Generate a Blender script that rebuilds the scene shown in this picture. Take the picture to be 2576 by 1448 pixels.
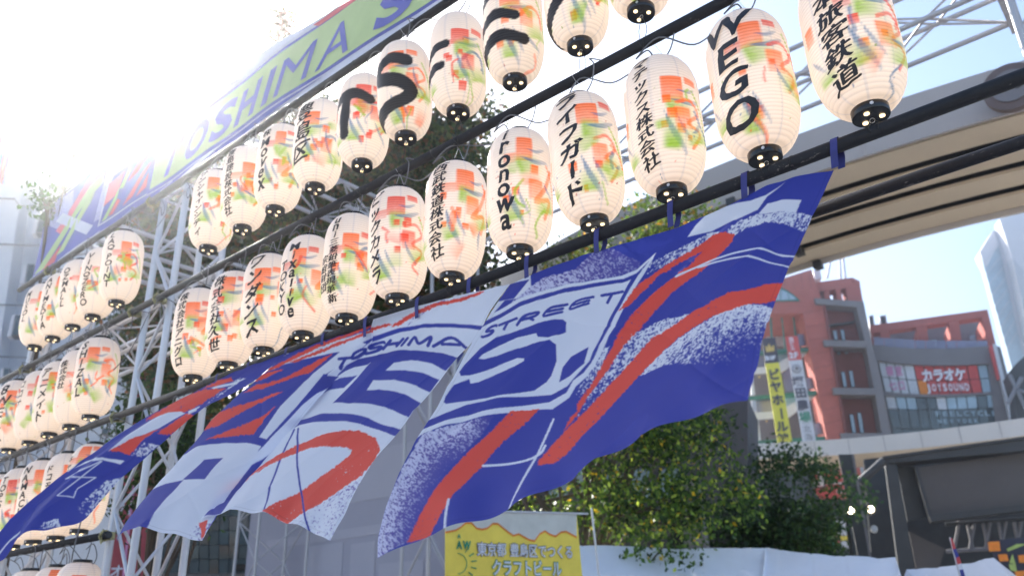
import bpy, bmesh, math, random
import numpy as np
from mathutils import Vector, Matrix, Quaternion

for o in list(bpy.data.objects):
    bpy.data.objects.remove(o)
SC = bpy.context.scene
COL = SC.collection
R_ = random.Random(11)

# ------------------------------------------------------------------ camera
# image plane measured in units of a 2575 x 1448 picture
CX, CY, F = 1287.5, 724.0, 2050.0
CAM = np.array([0.0, 0.0, 1.6])
RM = np.array([[0.75806065, 0.26961462, 0.5938451],
               [0.65171182, -0.27851268, -0.70548026],
               [-0.02481441, 0.92181269, -0.38684054]])
def ray(x, y):
    d = RM @ np.array([x - CX, -(y - CY), -F])
    return d / np.linalg.norm(d)
def onY(x, y, D):
    d = ray(x, y); return CAM + d * (D / d[1])
def onX(x, y, D):
    d = ray(x, y); return CAM + d * (D / d[0])
def onZ(x, y, h):
    d = ray(x, y); return CAM + d * ((h - CAM[2]) / d[2])
def atdist(x, y, t):
    return CAM + ray(x, y) * t
def project(P):
    c = (np.asarray(P) - CAM) @ RM
    return np.stack([CX + F * c[..., 0] / -c[..., 2], CY - F * c[..., 1] / -c[..., 2]], -1)
def fr(x0, y0, s):                       # picture region -> picture units
    return lambda x, y: ((x0 + x / s) / 1.59068, (y0 + y / s) / 1.59068)
fZ = fr(2900, 1000, 1.8102); fF = fr(2900, 1200, 2.4133); fR = fr(3000, 400, 1.448)
fQ = fr(2800, 1600, 1.9877); fP = fr(1700, 1700, 2.1467); fH = fr(0, 250, 2.227)
fI = fr(0, 700, 2.069); fG = fr(500, 1900, 3.22); f5 = fr(3100, 0, 2.194); fK = fr(0, 1350, 2.896)

cd = bpy.data.cameras.new('camera'); cam = bpy.data.objects.new('camera', cd)
COL.objects.link(cam); SC.camera = cam
cd.sensor_width = 36; cd.lens = 36 * F / 2575.0; cd.clip_end = 3000; cd.clip_start = 0.05
cam.matrix_world = Matrix([list(RM[i]) + [CAM[i]] for i in range(3)] + [[0, 0, 0, 1]])
cd.dof.use_dof = True; cd.dof.focus_distance = 3.0; cd.dof.aperture_fstop = 2.7

# ------------------------------------------------------------------ light
SUN = ray(350, 232)
EL, AZ = math.asin(SUN[2]), math.atan2(SUN[0], SUN[1])
W = bpy.data.worlds.new('World'); SC.world = W; W.use_nodes = True
wn = W.node_tree.nodes; wl = W.node_tree.links
bgn = wn['Background']
sky = wn.new('ShaderNodeTexSky'); sky.sky_type = 'NISHITA'; sky.sun_disc = False
sky.sun_elevation = EL; sky.sun_rotation = AZ
sky.air_density = 1.0; sky.dust_density = 1.6; sky.ozone_density = 1.4
wl.new(sky.outputs[0], bgn.inputs[0]); bgn.inputs[1].default_value = 0.12
ld = bpy.data.lights.new('sun', 'SUN'); ld.energy = 4.2; ld.angle = math.radians(0.55); ld.color = (1.0, 0.95, 0.87)
lo = bpy.data.objects.new('sun', ld); COL.objects.link(lo)
lo.rotation_euler = Vector(SUN).to_track_quat('Z', 'Y').to_euler()
SC.view_settings.view_transform = 'Standard'; SC.view_settings.look = 'None'
SC.view_settings.gamma = 1; SC.view_settings.use_curve_mapping = False
SC.view_settings.exposure = 1.6
HAZE = (.0026, .91); HAZETOP = 72.0
SC.cycles.max_bounces = 8; SC.cycles.transparent_max_bounces = 12
SC.cycles.volume_bounces = 0
SC.cycles.volume_step_rate = 4

# ------------------------------------------------------------------ materials
def newmat(name):
    m = bpy.data.materials.new(name); m.use_nodes = True
    return m, m.node_tree.nodes, m.node_tree.links, m.node_tree.nodes['Principled BSDF']
def mat(name, col, rough=0.6, metal=0.0, var=0.12, scale=6.0, bump=0.0, spec=0.5, stretch=None, emit=0.0):
    m, n, l, b = newmat(name)
    b.inputs['Roughness'].default_value = rough; b.inputs['Metallic'].default_value = metal
    b.inputs['Specular IOR Level'].default_value = spec
    tc = n.new('ShaderNodeTexCoord'); src = tc.outputs['Object']
    if stretch:
        mp = n.new('ShaderNodeMapping'); mp.inputs['Scale'].default_value = stretch
        l.new(src, mp.inputs[0]); src = mp.outputs[0]
    nz = n.new('ShaderNodeTexNoise'); nz.inputs['Scale'].default_value = scale; nz.inputs['Detail'].default_value = 6
    nz.inputs['Roughness'].default_value = 0.62
    l.new(src, nz.inputs['Vector'])
    cr = n.new('ShaderNodeValToRGB')
    c = np.array(col[:3])
    lo_, hi_ = np.clip(c * (1 - var), 0, 1), np.clip(c * (1 + var), 0, 1)
    cr.color_ramp.elements[0].position = 0.3; cr.color_ramp.elements[1].position = 0.7
    cr.color_ramp.elements[0].color = (*lo_, 1); cr.color_ramp.elements[1].color = (*hi_, 1)
    l.new(nz.outputs['Fac'], cr.inputs[0]); l.new(cr.outputs[0], b.inputs['Base Color'])
    if bump:
        bp = n.new('ShaderNodeBump'); bp.inputs['Strength'].default_value = bump; bp.inputs['Distance'].default_value = 0.01
        l.new(nz.outputs['Fac'], bp.inputs['Height']); l.new(bp.outputs[0], b.inputs['Normal'])
    if emit:
        b.inputs['Emission Color'].default_value = (*col[:3], 1); b.inputs['Emission Strength'].default_value = emit
    return m
def mat_pipe():
    m, n, l, b = newmat('black_painted_pipe')
    tc = n.new('ShaderNodeTexCoord'); mp = n.new('ShaderNodeMapping'); mp.inputs['Scale'].default_value = (1, 2.6, 2.6)
    l.new(tc.outputs['Object'], mp.inputs[0])
    n1 = n.new('ShaderNodeTexNoise'); n1.inputs['Scale'].default_value = 34; n1.inputs['Detail'].default_value = 9; n1.inputs['Roughness'].default_value = .7
    n2 = n.new('ShaderNodeTexNoise'); n2.inputs['Scale'].default_value = 5; n2.inputs['Detail'].default_value = 3
    l.new(mp.outputs[0], n1.inputs['Vector']); l.new(mp.outputs[0], n2.inputs['Vector'])
    ad = n.new('ShaderNodeMath'); ad.operation = 'MULTIPLY_ADD'; ad.inputs[1].default_value = 0.45
    l.new(n2.outputs[0], ad.inputs[0]); l.new(n1.outputs[0], ad.inputs[2])
    cr = n.new('ShaderNodeValToRGB'); e = cr.color_ramp.elements
    e[0].position = .0; e[0].color = (.012, .012, .015, 1); e[1].position = .87; e[1].color = (.03, .03, .033, 1)
    x = e.new(.91); x.color = (.16, .14, .12, 1); x = e.new(.98); x.color = (.33, .33, .34, 1)
    l.new(ad.outputs[0], cr.inputs[0]); l.new(cr.outputs[0], b.inputs['Base Color'])
    b.inputs['Roughness'].default_value = .5; b.inputs['Specular IOR Level'].default_value = .18
    bp = n.new('ShaderNodeBump'); bp.inputs['Strength'].default_value = .25; bp.inputs['Distance'].default_value = .003
    l.new(ad.outputs[0], bp.inputs['Height']); l.new(bp.outputs[0], b.inputs['Normal'])
    return m
def mat_attr(name, attr, rough=.7, transl=.4, emit=0.0, warm=(1, .75, .52), weave=0, spec=.3):
    m, n, l, b = newmat(name)
    a = n.new('ShaderNodeAttribute'); a.attribute_name = attr
    l.new(a.outputs['Color'], b.inputs['Base Color'])
    b.inputs['Roughness'].default_value = rough; b.inputs['Specular IOR Level'].default_value = spec
    t = n.new('ShaderNodeBsdfTranslucent'); l.new(a.outputs['Color'], t.inputs[0])
    mx = n.new('ShaderNodeMixShader'); mx.inputs[0].default_value = transl
    l.new(b.outputs[0], mx.inputs[1]); l.new(t.outputs[0], mx.inputs[2])
    out = n['Material Output']; last = mx.outputs[0]
    tc = n.new('ShaderNodeTexCoord')
    nz = n.new('ShaderNodeTexNoise'); nz.inputs['Scale'].default_value = weave or 90; nz.inputs['Detail'].default_value = 4
    l.new(tc.outputs['Object'], nz.inputs['Vector'])
    bp = n.new('ShaderNodeBump'); bp.inputs['Strength'].default_value = .12; bp.inputs['Distance'].default_value = .002
    l.new(nz.outputs[0], bp.inputs['Height']); l.new(bp.outputs[0], b.inputs['Normal'])
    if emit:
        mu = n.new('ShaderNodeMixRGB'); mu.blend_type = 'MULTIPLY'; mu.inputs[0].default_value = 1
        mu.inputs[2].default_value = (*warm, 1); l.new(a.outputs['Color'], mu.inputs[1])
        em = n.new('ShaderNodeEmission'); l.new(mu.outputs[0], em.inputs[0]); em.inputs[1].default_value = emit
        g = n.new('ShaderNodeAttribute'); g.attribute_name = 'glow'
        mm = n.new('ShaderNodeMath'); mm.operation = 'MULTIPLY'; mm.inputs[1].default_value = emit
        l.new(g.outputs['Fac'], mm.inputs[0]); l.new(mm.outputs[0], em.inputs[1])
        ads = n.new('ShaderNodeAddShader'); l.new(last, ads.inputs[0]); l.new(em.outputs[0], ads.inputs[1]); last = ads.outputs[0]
    l.new(last, out.inputs[0])
    return m
def mat_glass(name, col, rough=.08):
    m = mat(name, col, rough=rough, var=.25, scale=.35, spec=.8); return m

M = dict(
    pipe=mat_pipe(),
    alu=mat('brushed_aluminium', (.62, .62, .64), .42, .5, .14, 30, .05),
    alu_dull=mat('weathered_aluminium', (.50, .49, .5), .5, .4, .18, 22, .08),
    clamp=mat('zinc_clamp', (.34, .31, .16), .4, .7, .35, 40, .3),
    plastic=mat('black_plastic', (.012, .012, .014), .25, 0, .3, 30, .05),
    ink=mat('black_ink', (.016, .017, .022), .55, 0, .35, 60, .15),
    cable=mat('grey_cable', (.17, .17, .18), .5, 0, .2, 30),
    cable_black=mat('black_cable', (.02, .02, .02), .5, 0, .2, 30),
    bulb=mat('bulb_light', (1.0, .74, .42), .5, emit=.8),
    loop=mat('loop_navy', (.035, .04, .19), .7, 0, .2, 20),
    blue=mat('print_blue', (.05, .06, .27), .7, 0, .12, 12, .05),
    white=mat('print_white', (.72, .74, .8), .7, 0, .06, 8, .05),
    red=mat('print_red', (.62, .09, .09), .7, 0, .12, 8, .05),
    green=mat('print_green', (.42, .55, .16), .7, 0, .12, 5, .05),
    white_wall=mat('white_rendered_wall', (.6, .63, .68), .85, 0, .05, .6, .1),
    warm_wall=mat('beige_rendered_wall', (.26, .24, .24), .85, 0, .08, .6, .1),
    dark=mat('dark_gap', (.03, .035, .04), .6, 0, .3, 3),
    seam=mat('joint_grey', (.22, .23, .26), .8, 0, .1, 3),
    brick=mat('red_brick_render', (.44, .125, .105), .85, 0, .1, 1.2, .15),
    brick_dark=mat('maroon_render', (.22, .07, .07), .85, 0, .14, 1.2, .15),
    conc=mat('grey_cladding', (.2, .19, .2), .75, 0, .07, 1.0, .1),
    fascia2=mat('pale_fascia', (.66, .61, .56), .5, 0, .06, .4, .04),
    teal=mat('teal_steel', (.01, .17, .13), .5, 0, .1, 2),
    lavender=mat('lavender_glass', (.2, .2, .3), .15, 0, .2, .5, spec=.7),
    skyglass=mat('light_blue_glass', (.3, .42, .5), .12, 0, .25, .4, spec=.8),
    darkglass=mat('dark_glass', (.04, .06, .07), .08, 0, .8, .5, spec=.9),
    paleglass=mat('pale_window_film', (.55, .58, .62), .3, 0, .15, .6),
    offwhite=mat('offwhite_paint', (.66, .66, .7), .6, 0, .06, 2, .05),
    ceil=mat('beige_soffit', (.70, .58, .42), .62, 0, .07, .5, .05),
    fascia=mat('grey_beige_fascia', (.42, .38, .36), .5, 0, .06, .4, .04),
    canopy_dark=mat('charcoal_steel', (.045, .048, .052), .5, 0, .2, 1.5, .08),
    panelbrown=mat('brown_grey_panel', (.1, .088, .086), .6, 0, .08, 1),
    yellow=mat('print_yellow', (.95, .72, .10), .65, 0, .08, 5, .05),
    yellow2=mat('banner_yellow', (.75, .68, .06), .65, 0, .05, 5, .05),
    orange=mat('print_orange', (.85, .26, .03), .65, 0, .15, 5, .05),
    foam=mat('foam_print', (.62, .62, .56), .7, 0, .1, 5, .1),
    tent=mat('white_tarpaulin', (.84, .85, .9), .55, 0, .06, 1.4, .25),
    ground=mat('grey_paving', (.34, .32, .30), .9, 0, .2, .8, .2),
    bark=mat('brown_bark', (.1, .075, .055), .9, 0, .35, 14, .6, stretch=(1, 1, .25)),
    stucco=mat('screen_cloth', (.36, .35, .41), .8, 0, .035, .9, .05),
    stucco_b=mat('screen_print', (.41, .4, .455), .8, 0, .03, .9, .05),
    tower=mat('pale_tower_cladding', (.5, .52, .56), .6, 0, .05, .2),
    dimtile=mat('tile_grey', (.07, .095, .1), .4, 0, .35, 2), dimtile2=mat('tile_teal', (.05, .09, .11), .3, 0, .35, 2),
    gold=mat('gold_print', (.6, .42, .1), .5, 0, .1, 8),
    navy=mat('navy_print', (.03, .035, .07), .6, 0, .2, 8),
    pink=mat('pink_print', (.62, .25, .45), .6, 0, .2, 8),
    lamp=mat('lamp_glow', (1.0, .85, .6), .5, emit=9.0),
    lampshell=mat('lamp_shell', (.6, .6, .6), .4),
    tealprint=mat('green_print', (.02, .25, .14), .6, 0, .2, 8),
)
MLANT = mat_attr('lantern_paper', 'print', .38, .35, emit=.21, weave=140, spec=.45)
MFLAG = mat_attr('flag_polyester', 'print', .62, .55, weave=260, spec=.25)
MLEAF = mat_attr('leaf', 'print', .45, .5, weave=30, spec=.4)

def let_light_through(m, fac):
    n, l = m.node_tree.nodes, m.node_tree.links; b = n['Principled BSDF']; t = n.new('ShaderNodeBsdfTranslucent'); mx = n.new('ShaderNodeMixShader')
    mx.inputs[0].default_value = fac; l.new(b.inputs['Base Color'].links[0].from_socket, t.inputs[0])
    l.new(b.outputs[0], mx.inputs[1]); l.new(t.outputs[0], mx.inputs[2]); l.new(mx.outputs[0], n['Material Output'].inputs[0])
for k_ in ('bwhite', 'bgreen', 'bblue'):
    if k_ in M: let_light_through(M[k_], .45)
# ------------------------------------------------------------------ object helpers
def link(o, parent=None):
    COL.objects.link(o)
    if parent is not None: o.parent = parent
    return o
def tag(o, label=None, cat=None, group=None, kind=None):
    if label: o['label'] = label
    if cat: o['category'] = cat
    if group: o['group'] = group
    if kind: o['kind'] = kind
    return o
def thing(name, loc, label, cat, group=None):
    o = bpy.data.objects.new(name, None); o.location = Vector(loc); o.empty_display_size = .1
    link(o); tag(o, label, cat, group); return o
def meshobj(name, V, Fc, m, parent=None, smooth=False, off=None):
    me = bpy.data.meshes.new(name)
    V = np.asarray(V, float)
    if off is None and parent is not None:
        off = np.array(worldloc(parent))
    if off is not None: V = V - np.asarray(off)
    me.from_pydata(V.tolist(), [], [list(map(int, f)) for f in Fc]); me.update()
    if smooth: me.polygons.foreach_set('use_smooth', [True] * len(me.polygons))
    me.materials.append(m)
    return link(bpy.data.objects.new(name, me), parent)
def worldloc(o):
    v = Vector((0, 0, 0))
    while o is not None:
        v = v + o.location; o = o.parent
    return v
def gridobj(name, P, m, parent=None, color=None, glow=None, closed=False, smooth=True, off=None):
    nv, nu = P.shape[:2]
    me = bpy.data.meshes.new(name)
    V = P.reshape(-1, 3).copy()
    if off is None and parent is not None: off = np.array(worldloc(parent))
    if off is not None: V = V - off
    uu = nu if closed else nu - 1
    j, i = np.meshgrid(np.arange(nv - 1), np.arange(uu), indexing='ij')
    i2 = (i + 1) % nu
    Q = np.stack([j * nu + i, j * nu + i2, (j + 1) * nu + i2, (j + 1) * nu + i], -1).reshape(-1, 4)
    me.vertices.add(len(V)); me.vertices.foreach_set('co', V.ravel())
    me.loops.add(Q.size); me.loops.foreach_set('vertex_index', Q.ravel().astype(np.int32))
    me.polygons.add(len(Q)); me.polygons.foreach_set('loop_start', (np.arange(len(Q)) * 4).astype(np.int32))
    me.polygons.foreach_set('loop_total', np.full(len(Q), 4, np.int32))
    me.update(calc_edges=True)
    if smooth: me.polygons.foreach_set('use_smooth', np.ones(len(Q), bool))
    if color is not None:
        a = me.attributes.new('print', 'FLOAT_COLOR', 'POINT')
        c = np.ones((len(V), 4), np.float32); c[:, :3] = color.reshape(-1, 3); a.data.foreach_set('color', c.ravel())
    if glow is not None:
        a = me.attributes.new('glow', 'FLOAT', 'POINT'); a.data.foreach_set('value', glow.ravel().astype(np.float32))
    me.materials.append(m)
    return link(bpy.data.objects.new(name, me), parent)
def tube_geo(pts, r, n=8, cap=True):
    pts = [Vector(p) for p in pts]; V = []; Fc = []
    up = Vector((0, 0, 1)); prev = None
    for k, p in enumerate(pts):
        t = (pts[min(k + 1, len(pts) - 1)] - pts[max(k - 1, 0)]).normalized()
        a = t.cross(up) if prev is None else prev - t * prev.dot(t)
        if a.length < 1e-4: a = t.cross(Vector((1, 0, 0)))
        a.normalize(); b = t.cross(a); prev = a
        rr = r[k] if hasattr(r, '__len__') else r
        for i in range(n):
            th = 2 * math.pi * i / n
            V.append(p + (a * math.cos(th) + b * math.sin(th)) * rr)
    for k in range(len(pts) - 1):
        for i in range(n):
            Fc.append([k * n + i, k * n + (i + 1) % n, (k + 1) * n + (i + 1) % n, (k + 1) * n + i])
    if cap:
        Fc.append(list(range(n))[::-1]); Fc.append([(len(pts) - 1) * n + i for i in range(n)])
    return V, Fc
class MB:
    def __init__(s): s.V = []; s.F = []
    def add(s, V, Fc):
        k = len(s.V); s.V += [tuple(v) for v in V]; s.F += [[i + k for i in f] for f in Fc]; return s
    def tube(s, pts, r, n=8): return s.add(*tube_geo(pts, r, n))
    def box(s, c, sz, M3=None):
        c = np.array(c); h = np.array(sz) / 2
        V = np.array([[x, y, z] for x in (-1, 1) for y in (-1, 1) for z in (-1, 1)]) * h
        if M3 is not None: V = V @ np.array(M3).T
        return s.add(V + c, [[0, 1, 3, 2], [4, 6, 7, 5], [0, 4, 5, 1], [2, 3, 7, 6], [0, 2, 6, 4], [1, 5, 7, 3]])
    def prism(s, pts, d):
        pts = [np.array(p) for p in pts]; n = len(pts); d = np.array(d)
        V = pts + [p + d for p in pts]
        Fc = [list(range(n))[::-1], list(range(n, 2 * n))] + [[i, (i + 1) % n, n + (i + 1) % n, n + i] for i in range(n)]
        return s.add(V, Fc)
    def build(s, name, m, parent=None, smooth=False, off=None): return meshobj(name, s.V, s.F, m, parent, smooth, off)
UNIT = {}
def rod(name, p, q, r, m, parent=None, n=12):
    key = (m.name, n)
    if key not in UNIT:
        V, Fc = tube_geo([(0, 0, 0), (0, 0, 1)], 1.0, n)
        me = bpy.data.meshes.new('rod'); me.from_pydata([tuple(v) for v in V], [], Fc)
        me.polygons.foreach_set('use_smooth', [len(f) == 4 for f in Fc]); me.materials.append(m); UNIT[key] = me
    o = bpy.data.objects.new(name, UNIT[key])
    p = Vector(p); q = Vector(q); d = q - p
    off = worldloc(parent) if parent is not None else Vector((0, 0, 0))
    link(o, parent)
    o.location = p - off; o.rotation_euler = d.to_track_quat('Z', 'Y').to_euler(); o.scale = (r, r, d.length)
    return o

# text outlines as flat geometry
TXT = {}
def glyph(ch, off=0.0):
    k = (ch, off)
    if k not in TXT:
        cu = bpy.data.curves.new('t', 'FONT'); cu.body = ch; cu.size = 1; cu.offset = off; cu.resolution_u = 3
        ob = bpy.data.objects.new('t', cu); COL.objects.link(ob)
        me = ob.to_mesh()
        bm = bmesh.new(); bm.from_mesh(me)
        bmesh.ops.triangulate(bm, faces=bm.faces[:])
        V = np.array([v.co[:2] for v in bm.verts]) if len(bm.verts) else np.zeros((0, 2))
        Fc = [[v.index for v in f.verts] for f in bm.faces]
        bm.free(); ob.to_mesh_clear(); bpy.data.objects.remove(ob); bpy.data.curves.remove(cu)
        TXT[k] = (V, Fc)
    return TXT[k]
def subdiv_glyph(V, Fc, step):
    bm = bmesh.new(); vs = [bm.verts.new((x, y, 0)) for x, y in V]
    for f in Fc:
        try: bm.faces.new([vs[i] for i in f])
        except ValueError: pass
    lo_, hi_ = V.min(0), V.max(0)
    for ax in (0, 1):
        x = lo_[ax] + step
        while x < hi_[ax]:
            no = [0, 0, 0]; no[ax] = 1; co = [0, 0, 0]; co[ax] = x
            bmesh.ops.bisect_plane(bm, geom=bm.verts[:] + bm.edges[:] + bm.faces[:], plane_co=co, plane_no=no)
            x += step
    bm.verts.index_update()
    V2 = np.array([v.co[:2] for v in bm.verts]); F2 = [[v.index for v in f.verts] for f in bm.faces]; bm.free()
    return V2, F2
def text_line(s, adv=None, off=0.0):
    """flat text from left to right, height about 1"""
    V = []; Fc = []; x = 0
    for ch in s:
        if ch == ' ': x += .35; continue
        g, f = glyph(ch, off)
        if len(g) == 0: x += .5; continue
        cjk = ord(ch) > 0x2000
        w = 1.0 if cjk else (g[:, 0].max() - g[:, 0].min()) + .09
        gx = g.copy()
        if not cjk: gx[:, 0] -= g[:, 0].min()
        k = len(V); V += [(a + x, b) for a, b in gx]; Fc += [[i + k for i in q] for q in f]
        x += w if adv is None else adv
    return np.array(V), Fc, x
def text_on(name, s, o, u, v, h, m, parent, off=0.0, width=None, vertical=False, shear=0.0):
    """lettering on a plane: o = lower left (or top left when vertical), u right, v up"""
    o = np.array(o); u = np.array(u); v = np.array(v)
    mb = MB()
    if not vertical:
        V, Fc, w = text_line(s, off=off)
        sx = h if width is None else width / w
        mb.add([o + u * ((a + shear * b) * sx) + v * (b * h) for a, b in V], Fc)
    else:
        for k, ch in enumerate(s):
            if ch == ' ': continue
            g, f = glyph(ch, off)
            if len(g) == 0: continue
            if ch == 'ー': g = np.stack([(g[:, 1] - .35) + .5, -(g[:, 0] - .5) + .35], 1)
            c = (g[:, 0].max() + g[:, 0].min()) / 2
            mb.add([o + u * ((a - c) * (width or h)) + v * ((b - .95 - k) * h) for a, b in g], f)
    return mb.build(name, m, parent)

# ------------------------------------------------------------------ number noise and painting on vertices
def h2(ix, iy, seed=0):
    n = (ix.astype(np.int64) * 374761393 + iy.astype(np.int64) * 668265263 + seed * 974711) & 0x7fffffff
    n = ((n ^ (n >> 13)) * 1274126177) & 0x7fffffff
    return ((n ^ (n >> 16)) & 0xffff) / 65535.0
def vnoise(x, y, seed=0):
    ix = np.floor(x); iy = np.floor(y); fx = x - ix; fy = y - iy
    fx = fx * fx * (3 - 2 * fx); fy = fy * fy * (3 - 2 * fy)
    a = h2(ix, iy, seed); b = h2(ix + 1, iy, seed); c = h2(ix, iy + 1, seed); d = h2(ix + 1, iy + 1, seed)
    return (a * (1 - fx) + b * fx) * (1 - fy) + (c * (1 - fx) + d * fx) * fy
def inpoly(P, x, y):
    P = np.asarray(P, float); ins = np.zeros(x.shape, bool); n = len(P); j = n - 1
    for i in range(n):
        xi, yi = P[i]; xj, yj = P[j]
        if yi != yj:
            c = ((yi > y) != (yj > y)) & (x < (xj - xi) * (y - yi) / (yj - yi) + xi); ins ^= c
        j = i
    return ins
def strokedist(P, x, y):
    d = np.full(x.shape, 1e9); tt = np.zeros(x.shape); P = np.asarray(P, float); L = len(P) - 1
    for k in range(L):
        a, b = P[k], P[k + 1]; e = b - a; t = np.clip(((x - a[0]) * e[0] + (y - a[1]) * e[1]) / max(e @ e, 1e-9), 0, 1)
        q = np.hypot(x - a[0] - t * e[0], y - a[1] - t * e[1]); m = q < d
        d = np.where(m, q, d); tt = np.where(m, (k + t) / L, tt)
    return d, tt
def spline(P, n=24):
    P = np.asarray(P, float); Q = np.vstack([2 * P[0] - P[1], P, 2 * P[-1] - P[-2]]); out = []
    for k in range(len(P) - 1):
        p0, p1, p2, p3 = Q[k:k + 4]
        for t in np.linspace(0, 1, n, endpoint=False):
            out.append(.5 * ((2 * p1) + (-p0 + p2) * t + (2 * p0 - 5 * p1 + 4 * p2 - p3) * t * t + (-p0 + 3 * p1 - 3 * p2 + p3) * t ** 3))
    out.append(P[-1]); return np.array(out)

# ------------------------------------------------------------------ the near scaffold: black pipes
YB = 2.5; BR = 0.0243
Z2, Z3, Z4, Z5, Z6 = 4.795, 3.864, 3.064, 2.244, 1.44
def pipe(label, x0, x1, z, y=YB, r=BR, joints=()):
    t = thing('scaffold_pipe', (x0, y, z), label, 'pipe', 'black pipes the lanterns hang from')
    MB().tube([(x0, y, z), (x1, y, z)], r, 20).build('tube', M['pipe'], t, True)
    # hollow end
    MB().tube([(x0 - .002, y, z), (x0 + .001, y, z)], r * .8, 16).build('open_end', M['dark'], t)
    for x in joints:
        MB().tube([(x - .004, y, z), (x + .004, y, z)], r * 1.07, 20).build('joint_ring', M['pipe'], t, True)
    return t
pipe('topmost black pipe, running along the lower edge of the long printed banner', -8.42, 1.2, Z2, joints=(-6.9, -5.1, -3.3, -1.5))
pipe('long black pipe between the top and middle lantern rows', -9.4, 1.0, Z3, joints=(-6.2, -4.4, -2.6))
pipe('scratched black pipe that the blue and white flag hangs from', -9.6, 1.4, Z4, joints=(-6.05, -4.6, -3.1, -1.62, -.82))
p5 = pipe('short black pipe with an open end below the flag at lower left', -9.5, -5.62, Z5)
MB().tube([(-5.621, YB, Z5), (-5.612, YB, Z5)], BR * .86, 16).build('open_end', M['dark'], p5)
pipe('thin bare black pipe passing under the canopy at the right', -1.75, 1.6, 3.262, y=3.3, r=.0262)

def clamp(x, z, label, y=YB):
    t = thing('pipe_clamp', (x, y, z), label, 'clamp', 'clamps fixing the pipes to the towers')
    for s in (-1, 1):
        V, Fc = [], []
        mb = MB(); pts = []
        for k in range(13):
            a = math.pi * (k / 12) * s
            pts.append((x + s * .004, y - math.cos(a) * .031, z + math.sin(a) * .031))
        mb.tube(pts, .0075, 6); mb.build('half_shell', M['clamp'], t, True)
    MB().box((x, y + .045, z), (.045, .03, .05)).build('saddle', M['clamp'], t)
    MB().tube([(x + .012, y - .02, z + .04), (x + .012, y - .02, z - .055)], .005, 6).tube([(x + .012, y - .02, z - .03), (x + .012, y - .02, z - .045)], .011, 6).build('bolt', M['clamp'], t)
for x, z, l in [(-5.82, Z2, 'brassy clamp where the top pipe crosses the left truss tower'),
                (-5.82, Z3, 'brassy clamp where the second pipe crosses the left truss tower'),
                (-5.44, Z3, 'right hand clamp of the second pipe on the left truss tower'),
                (-5.82, Z4, 'brassy clamp where the flag pipe crosses the left truss tower'),
                (-5.68, Z5, 'brassy clamp beside the open end of the short lower pipe'),
                (-7.75, Z2, 'clamp close to the left end of the top pipe'),
                (-7.85, Z3, 'clamp on the second pipe at the far left truss tower')]:
    clamp(x, z, l)

# ------------------------------------------------------------------ aluminium box trusses
def truss(name, label, a, b, u, v, bay=.42, r=.025, rb=.011, m='alu', start=0):
    """a, b = ends of one chord; u, v = vectors to the neighbouring chords"""
    a, b, u, v = map(np.array, (a, b, u, v))
    t = thing(name, a, label, 'truss', 'aluminium truss frames')
    C = [a, a + u, a + u + v, a + v]; d = b - a
    for c in C: rod('chord', c, c + d, r, M[m], t, 14)
    n = max(1, int(round(np.linalg.norm(d) / bay)))
    cnt = 0
    for q in range(4):
        c0, c1 = C[q], C[(q + 1) % 4]
        for k in range(n):
            f0, f1 = k / n, (k + 1) / n
            if (k + q + start) % 2: p, s = c0 + d * f0, c1 + d * f1
            else: p, s = c1 + d * f0, c0 + d * f1
            rod('brace', p, s, rb, M[m], t, 8); cnt += 1
    for f in (0, 1):
        for q in range(4): rod('end_brace', C[q] + d * f, C[(q + 1) % 4] + d * f, rb, M[m], t, 8)
    return t
truss('truss_tower', 'upright truss tower behind the gap in the left lantern rows', (-5.775, 2.585, 0), (-5.775, 2.585, 4.83), (.36, 0, 0), (0, .35, 0), .46, .025, .012)
truss('truss_tower', 'leftmost upright truss tower at the picture edge', (-8.0, 2.585, 0), (-8.0, 2.585, 4.83), (.36, 0, 0), (0, .35, 0), .46, .025, .012)
truss('truss_tower', 'upright truss tower beside the grey stage screen, behind the flag gap', (-8.86, 8.0, 0), (-8.86, 8.0, 7.2), (.53, 0, 0), (0, .5, 0), .7, .027, .013, 'alu_dull')
truss('truss_tower', 'slim tower at the right edge of the grey stage screen, next to the yellow banner', (-8.33, 8.0, 0), (-8.33, 8.0, 7.2), (.49, 0, 0), (0, .5, 0), .7, .027, .013, 'alu_dull', 1)
truss('truss_tower', 'truss tower at the left edge of the grey screen, under the middle flag panel', (-13.05, 8.0, 0), (-13.05, 8.0, 6.9), (.62, 0, 0), (.62, .55, 0), .7, .027, .013, 'alu_dull')
truss('header_truss', 'long level truss crossing the sky at upper right behind the lanterns', (-8.4, 8.0, 6.89), (-.32, 8.0, 6.89), (0, 0, .34), (0, -.64, 0), .62, .027, .013, 'alu_dull')
truss('truss_tower', 'truss post at the top right corner where the level truss ends', (-.27, 7.36, 0), (-.27, 7.36, 9.5), (.42, 0, 0), (0, .64, 0), .7, .027, .013, 'alu_dull')
truss('roof_truss', 'truss running back beneath the top lantern row in front of the tree', (-7.87, 4.3, 6.89), (-7.87, 8.0, 6.89), (0, 0, .34), (-.5, 0, 0), .55, .027, .013, 'alu_dull', 1)
pl = thing('corner_plate', (-.34, 7.68, 7.06), 'grey steel corner plate joining the level truss to its post', 'plate')
MB().box((-.33, 7.68, 7.06), (.05, .78, .5)).build('plate', M['alu_dull'], pl)
def zx(px, py, X):
    q = onX(px, py, X); return q
q = onX(365, 598, -8.3); 
truss('roof_truss', 'level truss running back behind the left tower and pipes', (-8.3, 2.95, q[2] - .30), (-8.3, 8.3, q[2] - .30), (0, 0, .34), (-.5, 0, 0), .55, .025, .012, 'alu_dull')
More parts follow.
